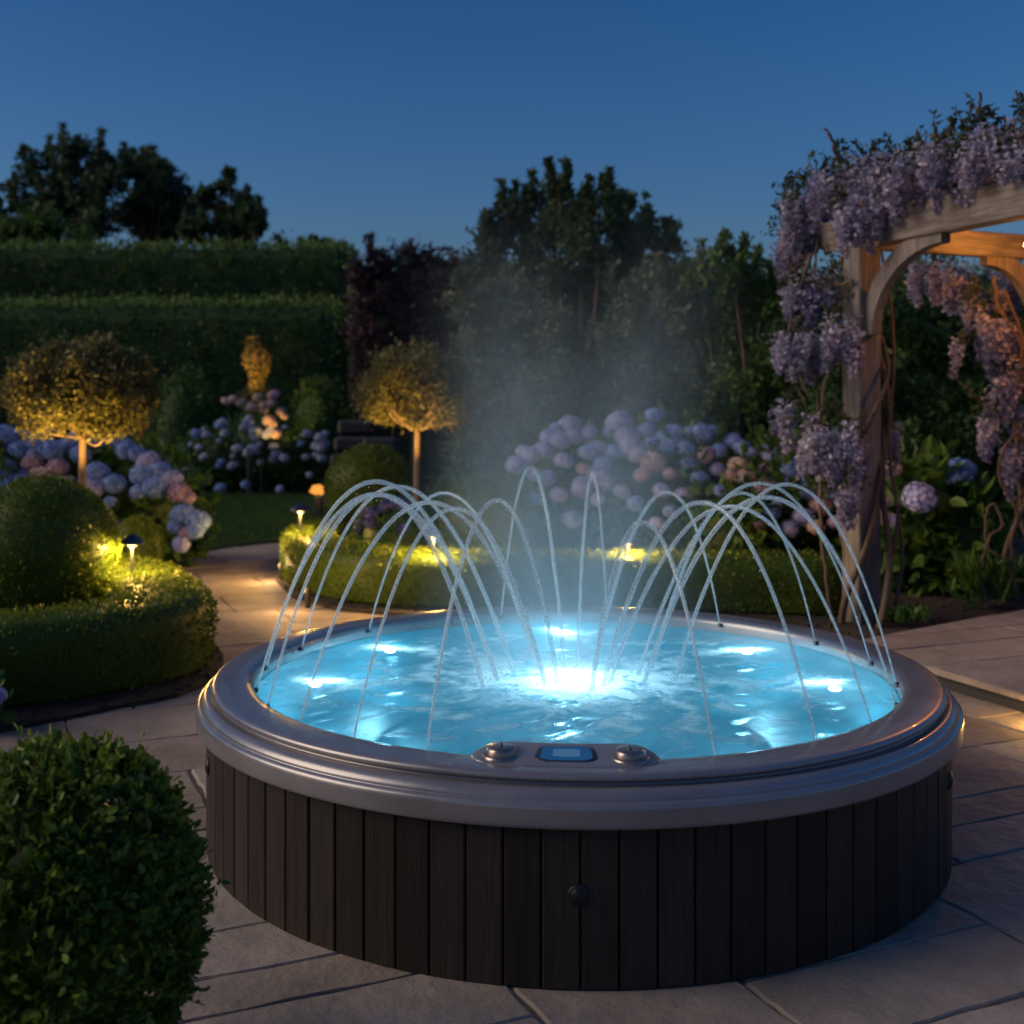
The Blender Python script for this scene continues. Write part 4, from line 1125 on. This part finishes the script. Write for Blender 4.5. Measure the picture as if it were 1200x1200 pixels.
pv = N(nt, 'ShaderNodeVolumePrincipled'); pv.inputs['Color'].default_value = (.66, .88, 1, 1); pv.inputs['Anisotropy'].default_value = .2
L(nt, den, pv.inputs['Density']); L(nt, pv.outputs[0], out.inputs['Volume'])
st.data.materials.append(m); tag(st, 'faint steam rising from the middle of the hot tub', 'steam', kind='stuff')

# ------------------------------------------------------------------ garden lamps
def path_lamp(label, px, py, Y, capw, watts, hz=None):
    watts *= 7.5
    c = at(px, py, Y); r_ = capw / F * Y / 2
    t = thing('path_lamp', label, 'garden lamp', (c[0], c[1], 0), 'mushroom path lamps')
    mb = MB(); tube(mb, [(c[0], c[1], 0), (c[0], c[1], c[2] + .01)], .011, 8); mb.obj('pole', M['metal'], t)
    mb = MB(); lathe(mb, [(r_ * .92, -.004), (r_, -.002), (r_ * .97, .004), (r_ * .75, .028), (r_ * .45, .046), (.018, .056), (.0001, .06)], c, 28)
    lathe(mb, [(r_ * .92, -.004), (r_ * .7, .016), (.02, .03), (.0001, .03)], c, 28); mb.obj('cap', M['metal'], t)
    mb = MB(); lathe(mb, [(.012, -.022), (.026, -.018), (.028, -.004), (.026, .01)], c, 16); g_ = mb.obj('lens', M['warm'], t)
    lamp('path_lamp_light', c + np.array([0, -.02, -.01]), watts, WARM, .035, g_)
    return t


path_lamp('mushroom path lamp at the top of the left hedge, the nearer of its pair', 155, 637, 6.98, 27, 2.4)
path_lamp('mushroom path lamp beside the large box ball, the farther of its pair', 129, 616, 7.4, 27, 1.6)
path_lamp('mushroom path lamp at the far end of the hedge by the lawn', 352, 598, 9.4, 26, 2.2)
path_lamp('mushroom path lamp between the violet mound and the steamy box ball', 508, 628, 8.05, 24, 2.8)
path_lamp('mushroom path lamp behind the hedge under the blue hydrangeas', 736, 636, 8.05, 24, 3.0)


def uplight(label, pos, aim, watts, size, col=WARM, rad=.03):
    pos = np.array(pos, float); t = thing('garden_spotlight', label, 'spotlight', (pos[0], pos[1], 0), 'small garden spotlights')
    mb = MB(); tube(mb, [(pos[0], pos[1], 0), (pos[0], pos[1], pos[2] - .03)], .008, 6); mb.obj('spike', M['metal'], t)
    dv = unit(np.array(aim, float) - pos); mb = MB(); tube(mb, [pos - dv * .06, pos - dv * .005], [.028, .036], 14); hs = mb.obj('housing', M['metal'], t)
    mb = MB(); tube(mb, [pos - dv * .008, pos - dv * .0045], [.03, .03], 14); mb.obj('lens', M['warm'], t)
    lamp('garden_spotlight_beam', pos + dv * .01, watts, col, rad, t, spot=size, aim=aim)


c1 = at(97, 456, 8.9); uplight('spotlight aimed up into the wide lollipop tree', (c1[0] + .15, c1[1] - .85, .62), c1 + np.array([.0, -.1, -.08]), 60, 58)
c2 = at(485, 462, 10.6); uplight('spotlight aimed up into the smaller lollipop tree', (c2[0] - .1, c2[1] - .95, .42), c2 + np.array([0, -.1, -.06]), 75, 46)
c3 = at(299, 430, 19.6); uplight('spotlight at the foot of the golden conifer', (c3[0] + .12, 18.75, 1.3), c3 + np.array([0, -.1, .1]), 60, 42, (1, .42, .07))
c4 = at(322, 500, 18.2); uplight('spotlight on the pale flowers below the conifer', (c4[0], 17.2, .75), c4 + np.array([0, 0, -.05]), 26, 36)
c5 = at(373, 572, 14.6)
t = thing('ground_lantern', 'tiny amber lantern on the ground at the edge of the lawn', 'lantern', (c5[0], c5[1], 0))
mb = MB(); box(mb, (c5[0], c5[1], .19), (.05, .05, .13), bev=.01); mb.obj('base', M['darkstone'], t)
mb = MB(); uvsphere(mb, (c5[0], c5[1], .39), (.1, .05, .06), 14, 9, bump=.35, bs=5); g_ = mb.obj('globe', glow('amber_globe', (1, .38, .06), .28), t)
lamp('ground_lantern_light', (c5[0], c5[1] - .12, .45), .8, WARM, .04, g_)
# lamp pool on the path and step light
p_ = np.array([-1.86, 9.35, .12]); t = thing('bollard_light', 'short dark bollard light spilling warm light over the path', 'bollard light', (p_[0], p_[1], 0))
mb = MB(); tube(mb, [(p_[0], p_[1], .02), (p_[0], p_[1], .16)], .02, 10); mb.obj('body', M['dark'], t)
mb = MB(); box(mb, (p_[0] - .021, p_[1], .14), (.003, .012, .01), bev=.001); g_ = mb.obj('lens', M['warm'], t)
lamp('bollard_light_lamp', p_ + np.array([-.09, .0, .05]), 1.8, (1, .6, .25), .02, g_)
p_ = np.array([-1.42, 8.05, .12]); t = thing('bollard_light', 'short dark bollard light at the hedge corner nearest the hot tub', 'bollard light', (p_[0], p_[1], 0))
mb = MB(); tube(mb, [(p_[0], p_[1], .02), (p_[0], p_[1], .16)], .02, 10); mb.obj('body', M['dark'], t)
mb = MB(); box(mb, (p_[0] - .021, p_[1], .14), (.003, .012, .01), bev=.001); g_ = mb.obj('lens', M['warm'], t)
lamp('bollard_light_lamp', p_ + np.array([-.08, -.06, .06]), 1.0, (1, .6, .25), .02, g_)
p_ = np.array([2.44, 5.08, .07]); t = thing('step_light', 'small warm step light set in the edge of the raised terrace', 'step light', tuple(p_))
mb = MB(); box(mb, p_, (.012, .04, .016), ax=(.92, .38, 0), bev=.003); mb.obj('housing', M['metal'], t)
mb = MB(); box(mb, p_ + np.array([-.013, -.005, 0]), (.003, .03, .01), ax=(.92, .38, 0), bev=.001); g_ = mb.obj('lens', M['warm'], t)
lamp('step_light_lamp', p_ + np.array([-.06, -.02, .0]), 1.6, WARM, .02, g_)

# ------------------------------------------------------------------ pergola
P1 = np.array([2.265, 7.5, 0]); E1 = np.array([.383, -.923, 0]); E2 = np.array([.923, .383, 0]); UP = np.array([0, 0, 1.0])
perg = thing('pergola', 'weathered oak pergola with curved braces under the wisteria', 'pergola', P1)
ZB = 2.44
LP2 = 1.62
for k, p_ in enumerate((P1, P1 + E2 * LP2, P1 + E1 * 2.7, P1 + E1 * 2.7 + E2 * 3.2)):
    mb = MB(); box(mb, p_ + UP * (ZB / 2), (.088, .088, ZB / 2 - .001), ax=E2, ay=-E1 * -1, bev=.008); mb.obj('post', M['timber'], perg)


def beam(a, b, hw, hh, name='beam'):
    mb = MB(); d = b - a; L_ = np.linalg.norm(d); ax = d / L_
    box(mb, (a + b) / 2, (L_ / 2, hw, hh), ax=ax, az=UP, bev=.008)
    return mb.obj(name, M['timber_a' if abs(np.dot(ax, E1)) > .9 else 'timber_b'], perg)


def tail(a, dirv, hw, hh, ln=.3):
    """shaped beam end: top straight, underside cut in a concave curve"""
    sidev = unit(np.cross(UP, dirv)); top = []; bot = []
    for f_ in np.linspace(0, 1, 9):
        top.append(a + dirv * ln * f_ + UP * hh); bot.append(a + dirv * ln * f_ + UP * (-hh + (2 * hh - .06) * (f_ ** 2.2)))
    V = []
    for s_ in (-1, 1):
        V += [p + sidev * hw * s_ for p in top] + [p + sidev * hw * s_ for p in bot]
    n_ = 9; fs = []
    for i in range(n_ - 1):
        fs += [(i, i + 1, n_ + i + 1, n_ + i), (2 * n_ + i + 1, 2 * n_ + i, 3 * n_ + i, 3 * n_ + i + 1), (i + 1, i, 2 * n_ + i, 2 * n_ + i + 1), (n_ + i, n_ + i + 1, 3 * n_ + i + 1, 3 * n_ + i)]
    fs += [(n_ - 1, 3 * n_ - 1, 4 * n_ - 1, 2 * n_ - 1)]
    mb = MB(); mb.add(V, fs, smooth=False); return mb.obj('beam_tail', M['timber_a'], perg)


b1 = P1 + UP * (ZB + .105)
beam(b1 - E1 * .12, b1 + E1 * 3.1, .06, .105)
tail(b1 - E1 * .12, -E1, .06, .105, .42)
b2 = P1 + UP * (ZB + .085)
beam(b2 + E2 * .075, b2 + E2 * 3.6, .05, .083)
for k in range(6):
    s_ = P1 + E1 * (.3 + .5 * k) + UP * (ZB + .265)
    beam(s_ - E2 * .03, s_ + E2 * 3.5, .025, .053, 'rafter')


def brace(p, d, drop=.62, run=.58, hw=.035, hd=.055):
    """curved brace from the post (below) to the beam (above), bowed"""
    mb = MB(); sidev = unit(np.cross(UP, d)); V = []; m_ = 14
    for i in range(m_):
        f_ = i / (m_ - 1); a = f_ * math.pi / 2
        x = .09 + run * (1 - math.cos(a)) * 1.0; z = ZB - drop + drop * math.sin(a) * 1.0
        tg = unit(d * run * math.sin(a) + UP * drop * math.cos(a) + d * 1e-3); nn = np.cross(sidev, tg)
        c_ = p + d * x + UP * (z)
        for s_, t_ in ((-1, -1), (1, -1), (1, 1), (-1, 1)): V.append(c_ + sidev * hw * s_ + nn * hd * t_)
    fs = [(i * 4 + j, i * 4 + (j + 1) % 4, (i + 1) * 4 + (j + 1) % 4, (i + 1) * 4 + j) for i in range(m_ - 1) for j in range(4)] + [(3, 2, 1, 0), tuple(range(4 * m_ - 4, 4 * m_))]
    mb.add(V, fs, smooth=False); return mb.obj('brace', M['timber'], perg)


brace(P1, E1, drop=.56, run=.66); brace(P1 + E2 * LP2, -E2, drop=.5, run=.5)

# hanging bulb
bp = at(1203, 287, 7.35)
t = thing('hanging_bulb', 'bare glowing bulb hanging below the pergola rafters', 'bulb', bp)
mb = MB(); uvsphere(mb, bp, (.014, .014, .018), 12, 8); g_ = mb.obj('globe', M['bulb'], t)
mb = MB(); tube(mb, [bp + UP * .024, bp + UP * .07], .014, 8); mb.obj('socket', M['dark'], t)
mb = MB(); tube(mb, [bp + UP * .06, bp + UP * (ZB + .22 - bp[2])], .004, 6); mb.obj('cord', M['dark'], t)
lamp('hanging_bulb_light', bp + UP * -.04, 6.5, (1, .33, .035), .03, g_)

# ------------------------------------------------------------------ wisteria
def raceme_mesh(mat, n=95):
    """hanging flower raceme, 1 unit long, widest near the top"""
    mb = MB(); tube(mb, [(0, 0, 0), (0.01, 0, -.5), (0, 0, -1)], [.012, .008, .003], 4, tint=.1)
    f_ = rng.random(n) ** .85; a = rng.uniform(0, 6.28, n); rr = (.17 * (1 - f_) ** .6 + .03) * rng.uniform(.5, 1.1, n)
    P = np.column_stack([rr * np.cos(a), rr * np.sin(a), -f_]); Nn = unit(np.column_stack([np.cos(a), np.sin(a), -.4 + 0 * a]))
    tint = np.clip(.8 - .6 * f_ + rng.normal(0, .2, n), 0, 1)
    leaves(mb, P, Nn, .115, width=.95, flat=.7, tint=tint, fold=False)
    leaves(mb, P, Nn, .08, width=.8, flat=.9, tint=tint * .6, fold=False)
    return mb.mesh('flower_raceme', mat)


RAC = [raceme_mesh(M['wist']) for _ in range(3)] + [raceme_mesh(M['wist2']) for _ in range(2)]


def put_raceme(t, pos, ln):
    o = bpy.data.objects.new('flower_raceme', random.choice(RAC)); COL.objects.link(o); o.parent = t
    o.location = tuple(np.asarray(pos) - worldloc(t)); o.rotation_euler = (random.uniform(-.15, .15), random.uniform(-.15, .15), random.uniform(0, 6.28))
    wd = random.uniform(.9, 1.25); o.scale = (ln * wd, ln * wd, ln)


def stemline(mb, pts, r0, r1, k=8):
    l_ = smooth_line(pts, k); l_ = l_ + rng.normal(0, r0 * .25, l_.shape); tube(mb, l_, np.linspace(r0, r1, len(l_)), 7)


def wisteria(label, base, regs, n, posts, sprays):
    t = thing('wisteria', label, 'wisteria', (base[0], base[1], 0), 'wisteria vines on the pergola')
    mb = MB()
    for p_, turns, rr, z1, ph in posts:
        zz = np.linspace(0.02, z1, 70)
        pts_ = np.column_stack([p_[0] + rr * (1 + .25 * np.sin(zz * 5)) * np.cos(zz * turns + ph), p_[1] + rr * (1 + .25 * np.cos(zz * 4)) * np.sin(zz * turns + ph), zz])
        tube(mb, pts_, np.linspace(.026, .012, 70) * rng.uniform(.8, 1.1), 7)
    for l_ in sprays: stemline(mb, l_, .014, .008)
    mb.obj('stem', M['bark'], t)
    tot = sum(q[-1] for q in regs)
    lf = MB()
    for x0, x1, y0, y1, Ya, Yb_, num, leafn in [(*q[:7], q[7]) for q in regs]:
        k = 0
        while k < num * 1.35:
            px, py = rng.uniform(x0, x1), rng.uniform(y0, y1); Y = rng.uniform(Ya, Yb_); ln = rng.uniform(.17, .32)
            if py > (y0 + y1) / 2: ln *= .9
            put_raceme(t, at(px, py, Y), ln); k += 1
        if leafn:
            q_ = np.array([at(rng.uniform(x0 - 4, x1 + 4), rng.uniform(y0 - 2, (y0 + y1) / 2), rng.uniform(Ya, Yb_)) for _ in range(max(3, leafn // 16))])
            kk = rng.integers(0, len(q_), leafn); P = q_[kk] + rng.normal(0, .04, (leafn, 3)) - np.array([0, 0, .03])
            leaves(lf, P, unit(rng.normal(0, 1, (leafn, 3)) - np.array([0, 0, .3])), .045, width=.45, flat=.7)
            for tw in range(max(2, leafn // 60)):
                a_ = at(rng.uniform(x0, x1), y0 + 8, (Ya + Yb_) / 2); dr = unit(np.array([rng.normal(0, .5), rng.normal(0, .4), 1.0])) * rng.uniform(.08, .2)
                b_ = a_ + dr * .6 + rng.normal(0, .015, 3); c_ = a_ + dr + rng.normal(0, .02, 3)
                tube(lf, smooth_line([a_, b_, c_], 4), .003, 4, mi=1)
                ff = rng.random(22)[:, None]; Pt = a_ + (c_ - a_) * ff
                leaves(lf, Pt, unit(rng.normal(0, 1, (22, 3))), .05, width=.42, flat=.5)
    lf.obj('foliage', [M['wleaf'], M['bark']], t)
    return t


# x0,x1,y0,y1,Ynear,Yfar,racemes,leaves
regsA = [(918, 948, 212, 275, 7.7, 8.1, 15, 260), (948, 985, 195, 230, 7.5, 8.0, 14, 200), (905, 930, 240, 290, 7.8, 8.1, 6, 60), (984, 1034, 176, 225, 7.2, 7.8, 22, 300), (985, 1028, 228, 252, 7.15, 7.3, 9, 60),
         (925, 948, 318, 345, 7.5, 7.8, 6, 90), (952, 985, 312, 340, 7.5, 7.8, 6, 90), (908, 930, 385, 405, 7.4, 7.7, 5, 60), (932, 962, 380, 415, 7.4, 7.7, 7, 90), (965, 1000, 365, 400, 7.3, 7.6, 6, 90),
         (908, 925, 468, 480, 7.4, 7.6, 3, 40), (934, 970, 480, 520, 7.2, 7.5, 8, 90), (970, 1008, 490, 530, 7.2, 7.4, 8, 90), (985, 1006, 560, 575, 7.15, 7.3, 4, 30), (1032, 1048, 485, 510, 7.5, 7.7, 3, 60)]
pA = P1
wisteria('mauve wisteria climbing the near pergola post and over its beam', P1 + np.array([-.15, -.1, 0]), regsA, 0,
         [(P1, 3.2, .135, 2.45, .5), (P1, 2.4, .15, 2.4, 3.4), (P1, 1.1, .17, 2.3, 5.0)],
         [[P1 + np.array([-.2, -.05, 0.02]), P1 + np.array([-.26, 0, .6]), P1 + np.array([-.24, .1, 1.3]), P1 + np.array([-.3, .1, 2.0]), P1 + np.array([-.2, .3, 2.6])],
          [P1 + np.array([.2, .0, 0.02]), P1 + np.array([.26, 0, .5]), P1 + np.array([.17, -.05, 1.1]), P1 + np.array([.22, .05, 1.9]), P1 + np.array([.1, 0, 2.6])],
          [P1 + np.array([.15, -.05, 0.3]), P1 + np.array([.22, -.05, .75]), P1 + np.array([.12, -.1, .95])],
          [at(950, 300, 7.6), at(935, 350, 7.6), at(925, 400, 7.5), at(950, 470, 7.4)], [at(985, 200, 7.5), at(975, 165, 7.4), at(966, 150, 7.4)], [at(1003, 400, 7.3), at(970, 440, 7.4), at(960, 500, 7.3)],
          [at(1000, 330, 7.4), at(960, 340, 7.6), at(935, 370, 7.6)], [P1 + UP * 2.7 + np.array([-.4, .4, 0]), P1 + UP * 2.8, P1 + UP * 2.85 + E1 * 1.2, P1 + UP * 2.9 + E1 * 2.2]])
regsB = [(1036, 1085, 176, 218, 6.9, 7.5, 16, 300), (1080, 1140, 156, 200, 6.5, 7.2, 20, 380), (1135, 1215, 142, 192, 6.2, 7.0, 26, 420), (1180, 1225, 130, 155, 6.2, 6.8, 6, 120)]
wisteria('mauve wisteria heaped over the pergola roof toward the right edge', P1 + E1 * 2.7, regsB, 0, [(P1 + E1 * 2.7, 2.4, .15, 2.6, 0)],
         [[P1 + E1 * 2.6 + UP * 2.5, P1 + UP * 2.85 + E1 * 1.7, P1 + UP * 2.9 + E1 * .8, P1 + UP * 2.85 + E1 * .2], [at(1150, 150, 6.8), at(1148, 125, 6.8), at(1149, 108, 6.8)]])
P2 = P1 + E2 * LP2
regsC = [(1065, 1105, 302, 325, 8.3, 8.8, 9, 80), (1100, 1140, 300, 330, 8.3, 8.8, 9, 80), (1128, 1150, 335, 360, 8.0, 8.4, 5, 60), (1142, 1165, 350, 400, 7.9, 8.3, 5, 80), (1160, 1200, 370, 420, 7.9, 8.3, 8, 120), (1115, 1130, 395, 405, 8.1, 8.3, 2, 30), (1160, 1198, 430, 480, 7.9, 8.2, 8, 120), (1150, 1170, 470, 500, 8.0, 8.2, 4, 60), (1180, 1210, 500, 560, 7.9, 8.2, 5, 60), (1165, 1190, 310, 340, 8.3, 8.6, 5, 60)]
wisteria('wisteria with coiling stems on the far pergola post at the right edge', P2, regsC, 0, [(P2 + np.array([-.08, -.05, 0]), 2.8, .16, 2.4, .3), (P2 + np.array([-.05, 0, 0]), 1.6, .2, 2.4, 2.5)],
         [[at(1155, 712, 7.9), at(1152, 660, 7.9), at(1160, 630, 7.9), at(1175, 615, 7.95), at(1165, 590, 8), at(1155, 605, 8), at(1158, 640, 7.95), at(1180, 660, 7.9)],
          [at(1192, 720, 7.95), at(1185, 640, 7.9), at(1192, 600, 7.9), at(1172, 560, 7.9), at(1178, 525, 7.9), at(1195, 510, 7.9), at(1205, 560, 7.9), at(1190, 590, 7.9)],
          [at(1165, 325, 8.0), at(1170, 360, 7.95), at(1186, 385, 7.95), at(1200, 420, 7.95), at(1190, 500, 7.95)], [at(1196, 590, 7.95), at(1190, 470, 7.95), at(1198, 400, 7.95), at(1178, 340, 8.0)]])

# ------------------------------------------------------------------ render settings
scene.view_settings.view_transform = 'Standard'; scene.view_settings.look = 'None'; scene.view_settings.exposure = 2.0; scene.view_settings.gamma = 1
cy = scene.cycles
cy.use_denoising = True
try: cy.denoiser = 'OPENIMAGEDENOISE'
except Exception: pass
cy.use_adaptive_sampling = True; cy.adaptive_threshold = .015
cy.max_bounces = 7; cy.diffuse_bounces = 3; cy.glossy_bounces = 3; cy.transmission_bounces = 4; cy.transparent_max_bounces = 16; cy.volume_bounces = 1
cy.volume_step_rate = 2.0; cy.volume_max_steps = 96
cy.sample_clamp_indirect = 4; cy.caustics_reflective = False; cy.caustics_refractive = False
